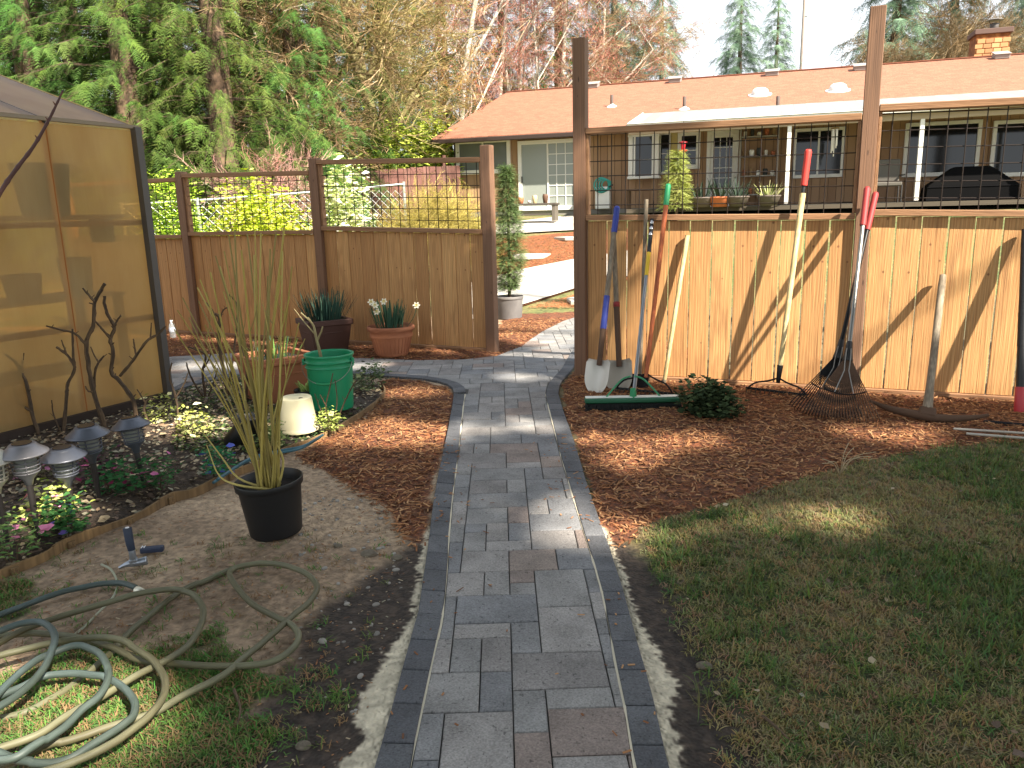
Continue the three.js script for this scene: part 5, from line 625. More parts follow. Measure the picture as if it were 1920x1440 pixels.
{ const p = atDepth(1281, 268, 19.5), g = thing('hummingbird_feeder', 'red hummingbird feeder hanging from the patio roof', 'bird feeder', p); part('bottle', lathe([[0, -0.02], [0.055, 0], [0.06, -0.05], [0.045, -0.13], [0.05, -0.16], [0, -0.16]].reverse(), 16), mat(0xb02028, 0.25), g); part('tray', lathe([[0, -0.24], [0.05, -0.23], [0.1, -0.18], [0.1, -0.165], [0, -0.16]].reverse().map(([r, y]) => [r, y]), 18), mat(0xc22a30, 0.35), g); part('lid', lathe([[0.1, 0.0], [0.1, 0.02], [0, 0.05]], 16), mat(0x7e1c20, 0.4), g); part('wire', rod(V3(0, 0.04, 0), V3(0, 0.5, 0), 0.006, 0.006, 5), blackSteel, g); }
{ const p = atDepth(1566, 240, 19), g = thing('wind_chime', 'small metal wind chime hanging before the dark window', 'wind chime', p); part('disc', new THREE.CylinderGeometry(0.09, 0.09, 0.02, 16), mat(0x8a6a44, 0.6), g); part('cord', rod(V3(0, 0, 0), V3(0, 0.35, 0), 0.006, 0.006, 5), blackSteel, g); for (let k = 0; k < 5; k++) { const a = k * 1.257; part('tube', rod(V3(Math.cos(a) * 0.06, -0.03, Math.sin(a) * 0.06), V3(Math.cos(a) * 0.06, -0.4 - k * 0.06, Math.sin(a) * 0.06), 0.014, 0.014, 7), mat(0xcfc8b4, 0.3, { metalness: 0.8 }), g); } }
// ---------- boundary fences behind the yard ----------
{ const a = hit(250, 470), ring = (u, z) => { const p = atDepth(u, 400, z); p.y = terrain(p.x, p.z); return p; };
  const A = ring(150, 19), B = ring(880, 24), d = B.clone().sub(A).setY(0), L = d.length(); d.normalize(); const g = thing('board_fence', 'faded red brown board fence behind the yellow shrubs', 'fence', A); g.rotation.y = Math.atan2(-d.z, d.x); const M = [0x6e4a42, 0x62423a, 0x78554c, 0x6a4c44].map((c) => mat(c, 0.85)), r = rng(17), n = Math.floor(L / 0.2), gy = (x) => { const q = A.clone().addScaledVector(d, x); return terrain(q.x, q.z) - A.y; };
  for (let i = 0; i < n; i++) { const m = part('board', bx(0.19, 1.5, 0.025), M[Math.floor(r() * 4)], g); m.position.set(i * 0.2, gy(i * 0.2) + 0.77, (r() - 0.5) * 0.01); m.scale.y = 0.98 + 0.03 * r(); } for (let i = 0; i < n; i += 12) { const m = part('post', bx(0.1, 1.85, 0.1), M[1], g); m.position.set(i * 0.2, gy(i * 0.2) + 0.9, -0.06); }
  const C = ring(230, 14.5), D = ring(760, 16), e = D.clone().sub(C).setY(0), L2 = e.length(); e.normalize(); const k = thing('chain_link_fence', 'galvanised chain link fence crossing behind the cedar fence', 'fence', C); k.rotation.y = Math.atan2(-e.z, e.x); const zinc = mat(0xb8bcb8, 0.4, { metalness: 0.7 }), gy2 = (x) => { const q = C.clone().addScaledVector(e, x); return terrain(q.x, q.z) - C.y; };
  for (let x = 0; x <= L2; x += L2 / 4) part('post', rod(V3(x, gy2(x) - 0.1, 0), V3(x, gy2(x) + 1.55, 0), 0.03, 0.03, 8), zinc, k); for (let i = 0; i < 4; i++) { const x0 = i * L2 / 4, x1 = x0 + L2 / 4; part('top_rail', rod(V3(x0, gy2(x0) + 1.5, 0), V3(x1, gy2(x1) + 1.5, 0), 0.024, 0.024, 8), zinc, k); const W = []; const y0 = gy2(x0), H = 1.45; for (let x = x0 - H; x < x1; x += 0.16) for (const s of [0, 1]) { const a0 = Math.max(x, x0), a1 = Math.min(x + H, x1); if (a1 <= a0) continue; const f = (q) => y0 + 0.03 + (s ? q - x : H - (q - x)); W.push(rod(V3(a0, f(a0), 0), V3(a1, f(a1), 0), 0.004, 0.004, 3)); } part('wire_fabric', W, zinc, k); } }
{ const p = atDepth(1503, 100, 70); p.y = terrain(p.x, p.z) - 0.5; const g = thing('utility_pole', 'distant thin utility pole above the roof ridge', 'pole', p); part('pole', rod(V3(0, 0, 0), V3(0, 17.5, 0), 0.16, 0.11, 8), mat(0x8a8078, 0.9), g); part('insulator', rb(0.3, 0.3, 0.2, 0.16, 16.2, 0, 0.05), mat(0x9a9c9c, 0.5), g); }
// ---------- trees and shrubs ----------
// a flat drooping conifer spray: an axis with side leaflets, rooted at the origin, growing along +x
function spray(n, len, w, droop, seed) { const r = rng(seed), L = []; for (let i = 0; i < n; i++) for (const s of [-1, 1]) { const t = (i + 0.5 + 0.3 * s * 0.5) / n, x = t * len, y = -droop * t * t * len, l = w * (1 - 0.7 * t) * (0.45 + 0.9 * r()), a = V3(x, y, 0), b = V3(x + 0.034 * len, y - 0.02 * len, 0), c = V3(x + l * 0.75, y - l * (0.25 + 0.5 * r()) * droop * 1.4, s * l * (0.75 + 0.2 * r())); L.push([a, s > 0 ? c : b, s > 0 ? b : c]); } return quadGeo(L); }
const sprayA = spray(10, 0.6, 0.22, 0.5, 1), sprayB = spray(9, 0.5, 0.19, 0.85, 2), needleM = (c) => mat(c, 0.75, { transmission: 0.25, side: THREE.DoubleSide });
const trunkT = tex(128, 256, (i, j) => mul3(mix3(rgb(122, 100, 80), rgb(70, 56, 46), clamp(fbm(i * 10, j * 5, 4, 10) * 2 - 0.5)), 0.8 + 0.4 * vn(i * 50, j * 20, 50))), trunkM = mat(0xffffff, 0.95, { map: trunkT }), mossM = mat(0xffffff, 0.95, { map: noiseTex(rgb(150, 148, 92), rgb(96, 82, 60), 7) }), paleBark = mat(0xffffff, 0.85, { map: noiseTex(rgb(214, 206, 190), rgb(140, 130, 116), 6) });
const limbM = mat(0x4a3c30, 0.95);
function greens(h, s, l, dl, r) { return new THREE.Color().setHSL(h + (r() - 0.5) * 0.04, s + (r() - 0.5) * 0.15, Math.max(0.02, l + (r() - 0.5) * dl)); }
const ground3 = (u, z) => { const p = atDepth(u, 400, z); p.y = terrain(p.x, p.z) - 0.05; return p; };
function conifer(u, z, H, R, label, o = {}) {
  const { seed = 1, low = 0.4, lvl = 0.34, hue = 0.235, sat = 0.5, lum = 0.2, group = 'conifers behind the yard', name = 'conifer_tree', dens = 1, big = 1, top = 1, geo = sprayA, cap = 99, droopy = 0.5 } = o, r = rng(seed * 71 + 5), B = ground3(u, z), g = thing(name, label, 'tree', B, group), list = [];
  part('trunk', tube([V3(0, -0.2, 0), V3(0.05, H * 0.3, 0), V3(0, H * 0.65, 0.05), V3(0, H, 0)], [H * 0.017 + 0.06, H * 0.013 + 0.04, H * 0.007 + 0.02, 0.02], 9), o.bark ?? trunkM, g);
  const limbs = [];
  for (let y = low; y < Math.min(H, cap); y += lvl * (0.8 + 0.4 * r())) { const f = y / H, br = R * Math.pow(1 - f, 0.75) * (0.7 + 0.45 * r()) + 0.15, nb = Math.max(3, Math.round((4 + 3 * (1 - f)) * dens)); const a0 = r() * 7;
    for (let k = 0; k < nb; k++) { const a = a0 + k * 6.283 / nb + (r() - 0.5) * 0.7, l = br * (0.6 + 0.5 * r()), sag = droopy * l * (0.6 + 0.5 * r()) * (1 - f * 0.6), ca = Math.cos(a), sa = Math.sin(a), up = l * 0.12; const at = (t) => V3(ca * l * t, y + up * t * 1.5 - sag * t * t, sa * l * t); if (l > 0.5) limbs.push(tube([at(0), at(0.5), at(0.95)], [0.02, 0.012, 0.004], 3, false));
      const ns = Math.max(2, Math.round(l * 9 * dens)); for (let q = 0; q < ns; q++) { const t = 0.22 + 0.78 * (q + r()) / ns, p = at(t), sc = big * (0.4 + 0.5 * r()) * (1.05 - 0.3 * f); const yaw = -a + (r() - 0.5) * 1.9; list.push({ m: xf(p.x + (r() - 0.5) * 0.15, p.y + (r() - 0.5) * 0.1, p.z + (r() - 0.5) * 0.15, (r() - 0.5) * 0.9, yaw, -0.25 - 0.5 * t * droopy + (r() - 0.5) * 0.4, sc), c: greens(hue, sat, lum * (0.55 + 0.9 * r()), lum * 0.4, r) }); } } }
  part('limbs', limbs.length ? limbs : [rod(V3(0, 0, 0), V3(0, 0.1, 0), 0.02)], limbM, g); z > 25 ? scatter('crown', geo, leafInst, list, g) : bake('crown', geo, leafWhite, list, g); return g;
}
const leafInst = mat(0xffffff, 0.95, { specularIntensity: 0.25, side: THREE.DoubleSide }), leafWhite = mat(0xffffff, 0.95, { vertexColors: true, specularIntensity: 0.25, side: THREE.DoubleSide });
// twiggy broadleaf in winter: recursive limbs, then small twig sprays
const twigSpray = (() => { const r = rng(4), L = []; const seg = (a, b, w) => { const d = b.clone().sub(a).normalize(), s = Math.abs(d.y) < 0.8 ? V3(-d.z, 0, d.x).normalize().multiplyScalar(w) : V3(w, 0, 0), u = d.clone().cross(s).normalize().multiplyScalar(w); L.push([a.clone().add(s), a.clone().sub(s), b], [a.clone().add(u), a.clone().sub(u), b]); }; const grow = (p, d, l, k) => { const e = p.clone().addScaledVector(d, l); seg(p, e, 0.006 * Math.pow(0.75, k) + 0.002); if (k < 2) for (let i = 0; i < 3; i++) grow(p.clone().lerp(e, 0.35 + 0.3 * i), d.clone().add(V3(r() - 0.5, r() - 0.4, r() - 0.5).multiplyScalar(1.5)).normalize(), l * 0.6, k + 1); }; grow(V3(0, 0, 0), V3(1, 0, 0), 0.7, 0); return quadGeo(L); })();
const budGeo = new THREE.TetrahedronGeometry(0.026);
function bareTree(u, z, H, label, o = {}) {
  const { seed = 1, bark = paleBark, twig = [0xb09880, 0xa08468, 0xc0a890], spread = 0.5, n = 900, buds = 0, budC = [0xb8605a, 0xc07a6a, 0xa04a4a], lean = 0, r0 = 0.13, group = 'bare trees behind the house', droop = 0, levels = 3, sc = 1 } = o, r = rng(seed * 131 + 7), B = ground3(u, z), g = thing('bare_tree', label, 'tree', B, group), ends = [], geos = [];
  const grow = (p, d, l, rad, k) => { const pts = [p]; let q = p.clone(), dd = d.clone(); for (let i = 0; i < 4; i++) { dd.add(V3((r() - 0.5) * 0.25, 0.06 - droop * 0.1 * k, (r() - 0.5) * 0.25)).normalize(); q = q.clone().addScaledVector(dd, l / 4); pts.push(q); if (k) ends.push([q, dd.clone()]); } geos.push([tube(pts, (t) => rad * (1 - 0.45 * t), k ? 5 : 8, false), k]); if (k < levels) { const m = k ? 3 : 7; for (let i = 0; i < m; i++) { const t = k ? 1 + Math.floor(r() * 4) : 1 + Math.floor(i / 2), a = r() * 7; grow(pts[Math.min(4, t)].clone(), dd.clone().multiplyScalar(k ? 0.8 : 0.9).add(V3(Math.cos(a) * spread * 1.6, 0.15 - droop * 0.4, Math.sin(a) * spread * 1.6)).normalize(), l * (k ? 0.58 : 0.4) * (0.7 + 0.5 * r()), rad * (0.5 - 0.05 * k), k + 1); } } };
  grow(V3(0, -0.1, 0), V3(lean, 1, 0).normalize(), H, r0, 0);
  part('trunk', geos.filter((e) => !e[1]).map((e) => e[0]), bark, g); part('limbs', geos.filter((e) => e[1]).map((e) => e[0]), bark, g);
  const list = [], bl = []; for (let i = 0; i < n; i++) { const [q, d] = ends[Math.floor(r() * ends.length)], v = d.clone().add(V3(r() - 0.5, r() - 0.45 - droop * 0.6, r() - 0.5).multiplyScalar(1.7)).normalize(); const c = new THREE.Color(twig[Math.floor(r() * twig.length)]).multiplyScalar(0.75 + 0.5 * r()); list.push({ m: xf(q.x + (r() - 0.5) * 0.3, q.y + (r() - 0.5) * 0.3, q.z + (r() - 0.5) * 0.3, r() * 6, Math.atan2(-v.z, v.x), Math.asin(clamp(v.y, -1, 1)), sc * (0.7 + 0.9 * r())), c }); for (let k = 0; k < buds; k++) bl.push({ m: xf(q.x + v.x * 0.5 + (r() - 0.5) * 0.8, q.y + v.y * 0.5 + (r() - 0.5) * 0.7, q.z + v.z * 0.5 + (r() - 0.5) * 0.8, r() * 6, r() * 6, 0, 0.7 + r() * 0.8), c: new THREE.Color(budC[Math.floor(r() * budC.length)]) }); }
  bake('twigs', twigSpray, twigM, list, g); if (bl.length) bake('buds', budGeo, twigM, bl, g); return g;
}
const twigM = mat(0xffffff, 0.9, { vertexColors: true, specularIntensity: 0.2 });
// leafy shrub: leaves spread through a lumpy crown
const leafGeo = quadGeo([[V3(0, 0, 0), V3(0.5, 0.1, 0.22), V3(1, 0, 0)], [V3(0, 0, 0), V3(1, 0, 0), V3(0.5, 0.1, -0.22)]]), roundLeaf = quadGeo([[V3(0, 0, 0), V3(0.4, 0.08, 0.36), V3(1, 0, 0.1)], [V3(0, 0, 0), V3(1, 0, 0.1), V3(0.85, 0, -0.2)], [V3(0, 0, 0), V3(0.85, 0, -0.2), V3(0.4, 0.08, -0.36)]]);
function shrub(name, p, rx, ry, label, cols, o = {}) {
  const { n = 4500, ls = 0.075, seed = 1, geo = leafGeo, cat = 'shrub', group, flowers = 0, flowerC = 0xf4f0e4, lift = 0.5, stems = 7, rz = rx, lum = 0.35 } = o, r = rng(seed * 37 + 3), g = thing(name, label, cat, p, group), list = [], fl = [], lobes = []; for (let i = 0; i < 9; i++) { const a = r() * 7, e = r(); lobes.push([Math.cos(a) * rx * 0.5 * e, ry * (lift + 0.5 * (r() - 0.4)), Math.sin(a) * rz * 0.5 * e, 0.42 + 0.25 * r()]); } lobes.push([0, ry * lift, 0, 0.62]);
  for (let i = 0; i < n; i++) { const [lx, ly, lz, s] = lobes[Math.floor(r() * lobes.length)], a = r() * 6.283, cy = r() * 2 - 1, cr = Math.sqrt(1 - cy * cy), k = 0.55 + 0.5 * Math.sqrt(r()), x = lx + Math.cos(a) * cr * rx * s * k, y = Math.max(0.02, ly + cy * ry * s * k * 0.9), z = lz + Math.sin(a) * cr * rz * s * k; const c = new THREE.Color(cols[Math.floor(r() * cols.length)]).multiplyScalar(1 + (r() - 0.5) * lum); (fl.length < flowers && r() < 0.25 && k > 0.85 ? fl : list).push({ m: xf(x, y, z, r() * 1.4 - 0.7, r() * 7, 0.7 * (r() - 0.25), ls * (0.6 + 0.8 * r())), c }); }
  for (let i = 0; i < stems; i++) { const [lx, ly, lz] = lobes[i % lobes.length]; part('stem', tube([V3(lx * 0.15, -0.05, lz * 0.15), V3(lx * 0.5, ly * 0.55, lz * 0.5), V3(lx, ly, lz)], [0.02, 0.013, 0.006].map((q) => q * Math.min(1.4, rx * 1.4)), 5), caneM, g); }
  bake('foliage', geo, leafWhite, list, g); if (fl.length) { fl.forEach((f) => { f.c = new THREE.Color(flowerC); f.m.scale(V3(1.5, 1.5, 1.5)); }); bake('blossom', roundLeaf, leafWhite, fl, g); } return g;
}
// tall conifers at the left, their lower boughs in the picture
const CL = [[-140, 19, 17, 3.4], [-20, 22, 18, 3.2], [88, 18.5, 16, 3.0], [175, 22, 18, 3.2], [262, 17.5, 15, 2.9], [352, 20, 18, 3.2], [430, 17.5, 16, 2.9], [500, 22, 18, 3.2], [570, 19.5, 15, 2.5], [120, 29, 20, 4], [300, 28, 20, 4], [455, 29, 20, 4.2], [630, 28, 20, 4], [735, 33, 21, 4.2], [840, 46, 24, 4.8], [950, 52, 26, 5], [1050, 54, 25, 5], [20, 34, 22, 4.6]];
const CLL = ['drooping hemlock hanging over the greenhouse roof side', 'dense hemlock filling the corner above the greenhouse', 'light green hemlock with hanging boughs behind the greenhouse ridge', 'dark upright hemlock seen over the greenhouse eave', 'bright hemlock with long feathery boughs past the greenhouse corner', 'dark hemlock between two brighter ones behind the chain link fence', 'bushy hemlock with low sunlit boughs above the yellow shrub', 'shaded hemlock standing behind the bushy low-boughed one', 'slender hemlock next to the beige vine tangle', 'tall far fir closing the gap behind the greenhouse', 'tall far fir behind the bright feathery hemlock', 'tall far fir behind the bushy hemlock', 'far fir rising behind the beige vine tangle', 'far fir behind the mossy leaning trunk', 'far fir behind the pale leaning alder', 'far fir behind the red budded maple', 'far fir whose boughs show above the house gable', 'far fir at the open sky beside the greenhouse'];
CL.forEach(([u, z, H, R], i) => conifer(u, z, H, R, CLL[i], { seed: i + 1, low: i < 9 ? 0.7 : 2, lvl: z > 25 ? 0.55 : 0.36, big: z > 25 ? 1.9 : 1.05, dens: z > 25 ? 1.1 : 1.45, cap: z > 25 ? 15 : 10.5, hue: 0.235 + 0.022 * (i % 3), lum: i % 2 ? 0.052 : 0.078, sat: 0.64, droopy: 0.6, geo: i % 3 ? sprayA : sprayB }));
// conifers against the sky behind the house
[[1150, 52, 21, 3.6, 'tall dense cedar at the left of the open sky above the roof'], [1236, 58, 16.4, 3.6, 'twin-topped cedar standing alone above the roof ridge'], [1376, 64, 18.3, 4.2, 'spire-shaped fir in the middle of the open sky'], [1442, 66, 17.6, 3.2, 'thin pale fir right beside the spire-shaped one'], [1652, 54, 24, 4.4, 'dark tall fir behind the high fence post'], [1755, 62, 26, 5, 'dark fir topping the bare brown thicket'], [1905, 56, 26, 5, 'dark fir behind the chimney']].forEach(([u, z, H, R, label], i) => conifer(u, z, H, R, label, { seed: 40 + i, low: 3, lvl: 0.55, big: 2.9, dens: 1.15, hue: 0.33, sat: 0.22, lum: 0.17, droopy: 0.5, group: 'conifers on the skyline' }));
// bare trees
const tanTwig = [0xa48c6a, 0x8c7658, 0xb49e7e], pinkTwig = [0xb08474, 0xba9280, 0x9c685e], mossTwig = [0x9a9060, 0x847a4c, 0xaea070];
bareTree(862, 34, 12, 'pale leaning alder with a mottled trunk behind the hedge', { seed: 1, lean: 0.13, n: 350, twig: pinkTwig, buds: 2, r0: 0.14 });
bareTree(735, 25, 8, 'mossy leaning trunk with drooping branches behind the hedge', { seed: 2, lean: -0.06, n: 300, twig: mossTwig, bark: mossM, r0: 0.24, droop: 0.7, spread: 0.35 });
bareTree(640, 21, 7.5, 'beige tangle of hanging vine twigs beside the conifers', { seed: 3, n: 700, twig: mossTwig.concat(tanTwig), bark: mossM, r0: 0.12, droop: 1, spread: 0.3 });
bareTree(575, 20.5, 5.5, 'low thicket of tan twigs above the red fence', { seed: 4, n: 700, twig: tanTwig, r0: 0.07, droop: 0.8, spread: 0.6 });
bareTree(990, 44, 15, 'red budded maple behind the house gable', { seed: 5, n: 1200, twig: pinkTwig.concat(tanTwig), buds: 3, r0: 0.16, spread: 0.7, sc: 1.3 });
bareTree(1058, 46, 15, 'wide red budded maple reaching above the gable ridge', { seed: 6, n: 1200, twig: tanTwig.concat(pinkTwig), buds: 3, r0: 0.17, spread: 0.8, sc: 1.35 });
bareTree(918, 40, 14, 'slim budding maple between the alder and the gable', { seed: 7, n: 900, twig: pinkTwig, buds: 3, r0: 0.12, lean: 0.08 });
bareTree(800, 32, 10, 'orange-tinged budding tree behind the mossy trunk', { seed: 8, n: 450, twig: [0xa88850, 0x9a7844, 0xb49860], buds: 2, budC: [0xb0683a, 0xc08a48], r0: 0.11 });
bareTree(1100, 48, 12, 'pale twiggy tree behind the gate post', { seed: 9, n: 1500, twig: tanTwig, r0: 0.12, spread: 0.8 });
bareTree(1022, 42, 14, 'thin white-barked tree straight behind the gable', { seed: 12, n: 300, twig: pinkTwig, r0: 0.08, lean: 0.03, buds: 1 });
bareTree(968, 41, 14, 'thin white-barked tree forking low behind the gable', { seed: 13, n: 300, twig: pinkTwig, r0: 0.09, lean: -0.04 });
[[1720, 44, 6.4, 'dome of dense brown twigs left of the chimney'], [1790, 42, 7.6, 'tallest brown twig thicket beside the chimney'], [1850, 43, 7.2, 'brown twig thicket right behind the chimney'], [1690, 46, 4.8, 'low brown twig thicket beside the high post']].forEach(([u, z, H, label], i) => bareTree(u, z, H, label, { seed: 20 + i, n: 1800, twig: [0x8e7a5c, 0x7c684c, 0x9c8a6c], r0: 0.07, spread: 0.5, levels: 3, sc: 1.2, group: 'bare thicket behind the roof' }));
// shrubs in the yard
const yel = [0xb8c83c, 0xd0d64e, 0x98b034, 0xe0de70], gold = [0xa89a52, 0x8f8446, 0xbcae68], rhod = [0xa8b84a, 0x8c9c3c, 0xc0c860, 0x6c7c34];
shrub('yellow_shrub', ground3(490, 11.8), 1.0, 1.5, 'glowing yellow green shrub behind the middle fence panel', yel, { n: 9000, seed: 1, ls: 0.06, geo: roundLeaf });
shrub('blossom_shrub', ground3(640, 12.8), 0.65, 1.75, 'pale shrub with white blossom beside the yellow one', [0xb4c47a, 0xd8d8a4, 0x9cb060], { n: 3800, seed: 2, flowers: 320, ls: 0.08 });
shrub('green_shrub', ground3(332, 13.2), 0.72, 1.65, 'round yellow green shrub at the leftmost fence panel', [0x9cb83c, 0x7ea02e, 0xb8cc58], { n: 7000, seed: 3, ls: 0.055, geo: roundLeaf });
shrub('ground_shrub', ground3(300, 10.8), 0.7, 0.75, 'low straw coloured plants behind the leftmost fence panel', [0xb0a878, 0x98a058, 0xc4bc90], { n: 2200, seed: 13 });
shrub('laurel_hedge', ground3(730, 25), 1.9, 2.8, 'bright laurel bush rising over the red fence', rhod, { n: 5200, seed: 4, ls: 0.16, group: 'laurels over the red fence' });
shrub('laurel_hedge', ground3(812, 24.6), 1.2, 2.75, 'bright laurel bush touching the house corner', rhod, { n: 4200, seed: 5, ls: 0.16, group: 'laurels over the red fence' });
shrub('laurel_hedge', ground3(655, 24), 1.05, 2.4, 'smaller laurel bush at the fading end of the hedge', rhod, { n: 2600, seed: 15, ls: 0.15, group: 'laurels over the red fence' });
{ // clipped ball of twigs
  const p = ground3(815, 13.2), g = thing('twig_ball_shrub', 'clipped round ball of golden twigs behind the fence mesh', 'shrub', p), r = rng(55), list = []; for (let i = 0; i < 2600; i++) { const a = r() * 6.283, e = Math.acos(1 - r() * 1.15), d = V3(Math.cos(a) * Math.sin(e), Math.cos(e), Math.sin(a) * Math.sin(e)), k = 0.45 + 0.5 * r(); list.push({ m: xf(d.x * k * 0.86, 0.45 + d.y * k * 1.15, d.z * k * 0.86, r() * 6, Math.atan2(-d.z, d.x), Math.asin(clamp(d.y, -1, 1)), 0.32 + 0.16 * r()), c: new THREE.Color(gold[Math.floor(r() * 3)]).multiplyScalar(0.8 + 0.5 * r()) }); } for (let k = 0; k < 8; k++) part('stem', rod(V3((r() - 0.5) * 0.2, -0.05, (r() - 0.5) * 0.2), V3((r() - 0.5) * 0.9, 0.8, (r() - 0.5) * 0.9), 0.014, 0.006, 5), caneM, g); bake('twigs', twigSpray, twigM, list, g); }
{ const p = ground3(500, 16.6), r = rng(56), g = thing('bare_shrub', 'arching pinkish bare shrub in front of the red fence', 'shrub', p); const list = []; for (let k = 0; k < 14; k++) { const a = r() * 7, e = V3(Math.cos(a) * (0.5 + r()), 1.2 + r() * 0.9, Math.sin(a) * 0.8); part('stem', tube(curve([V3(0, -0.05, 0), V3(e.x * 0.4, e.y * 0.7, e.z * 0.4), e], 8), (t) => 0.022 - 0.015 * t, 5), paleBark, g); for (let q = 0; q < 22; q++) list.push({ m: xf(e.x * (0.5 + 0.6 * r()), e.y * (0.7 + 0.35 * r()), e.z * (0.5 + 0.6 * r()), r() * 6, r() * 7, 0.4 + r() * 0.8, 0.5 + 0.4 * r()), c: new THREE.Color([0xb89088, 0xc8a898, 0xa87c70][Math.floor(r() * 3)]) }); } bake('twigs', twigSpray, twigM, list, g); }
// spiral cypress in a grey nursery pot beyond the gate
{
  const p = hit(956, 597), g = thing('spiral_topiary', 'spiral clipped cypress in a grey pot beyond the gate', 'topiary', p), r = rng(61), list = [], s = 10.2 / 9.4; part('pot', lathe([[0, 0.004], [0.14, 0], [0.146, 0.01], [0.163, 0.24], [0.172, 0.243], [0.172, 0.272], [0.164, 0.274], [0.157, 0.25]], 32), mat(0xffffff, 0.75, { map: noiseTex(rgb(124, 122, 120), rgb(88, 86, 86), 6) }), g); part('soil', lathe([[0, 0.245], [0.158, 0.24]], 20), soilM, g); part('trunk', tube([V3(0, 0.22, 0), V3(0.01, 1.0, 0), V3(0, 1.6, 0)], [0.022, 0.016, 0.006], 7), trunkM, g);
  const R = (y) => y < 0.5 ? 0.1 + 0.1 * y / 0.5 : lerp(0.185, 0.012, (y - 0.5) / 0.95); for (let i = 0; i < 7600; i++) { const y = Math.pow(r(), 1.15) * 1.42, a = r() * 6.283, ph = ((a / 6.283 + y * 2.1) % 1 + 1) % 1, gr = ph < 0.26 ? 0.5 : 1, k = Math.sqrt(r()), x = Math.cos(a) * R(y) * k * gr, z = Math.sin(a) * R(y) * k * gr; list.push({ m: xf(x, 0.34 + y, z, (r() - 0.5), -a + (r() - 0.5) * 2, 0.5 + (r() - 0.5), 0.12 + 0.07 * r()), c: greens(0.25, 0.45, 0.15, 0.14, r) }); } bake('foliage', sprayA, leafWhite, list, g);
}
{ const p = onPatio(1268, 408, 3.1), g = thing('cypress', 'pointed golden cypress before the house wall', 'shrub', p), r = rng(63), list = []; part('trunk', rod(V3(0, -0.3, 0), V3(0, 1.0, 0), 0.04, 0.01, 7), trunkM, g); for (let i = 0; i < 2600; i++) { const y = Math.pow(r(), 1.1) * 1.3, a = r() * 6.283, R = 0.29 * Math.pow(1 - y / 1.36, 0.9) * (0.75 + 0.35 * vn(a * 2, y * 4)), k = 0.4 + 0.6 * Math.sqrt(r()); list.push({ m: xf(Math.cos(a) * R * k, y, Math.sin(a) * R * k, (r() - 0.5), -a + (r() - 0.5), 0.8 * r(), 0.26 + 0.14 * r()), c: greens(0.19, 0.55, 0.3, 0.2, r) }); } bake('foliage', sprayA, leafWhite, list, g); }
{ const dark = [leafM(0x2c3a30), leafM(0x3a4a3a)], pale = [leafM(0x9aa468), leafM(0xb0aa80)]; const row = [[1316, dark, 0.5, 'left tuft of dark strap leaves by the back door'], [1348, dark, 0.55, 'copper pot with dark strap leaves before the back door'], [1382, dark, 0.5, 'right tuft of dark strap leaves before the patio shelf'], [1440, pale, 0.4, 'straw coloured tuft beside the patio post']]; row.forEach(([u, M, h, label], i) => { const g = thing('potted_grass', label, 'plant', onPatio(u, 405, 3.0)); part('pot', lathe([[0, 0.002], [0.18, 0], [0.26, 0.2], [0.28, 0.21], [0.27, 0.24], [0.22, 0.2]], 20), mat(i === 1 ? 0xb0643c : 0x5a5048, 0.6), g); straps(g, 46, 0.18, 0.2, h, 0.03, M, 80 + i, 0.7, 0.9); }); }
// dark evergreen clump at the foot of the sunlit fence
shrub('evergreen_clump', G(1325, 782, 0.02), 0.22, 0.19, 'low dark evergreen clump on the mulch beside the broom', [0x3c4a30, 0x2c3a26, 0x4c5a3a], { n: 1700, seed: 31, ls: 0.034, geo: roundLeaf, cat: 'plant', stems: 5 });
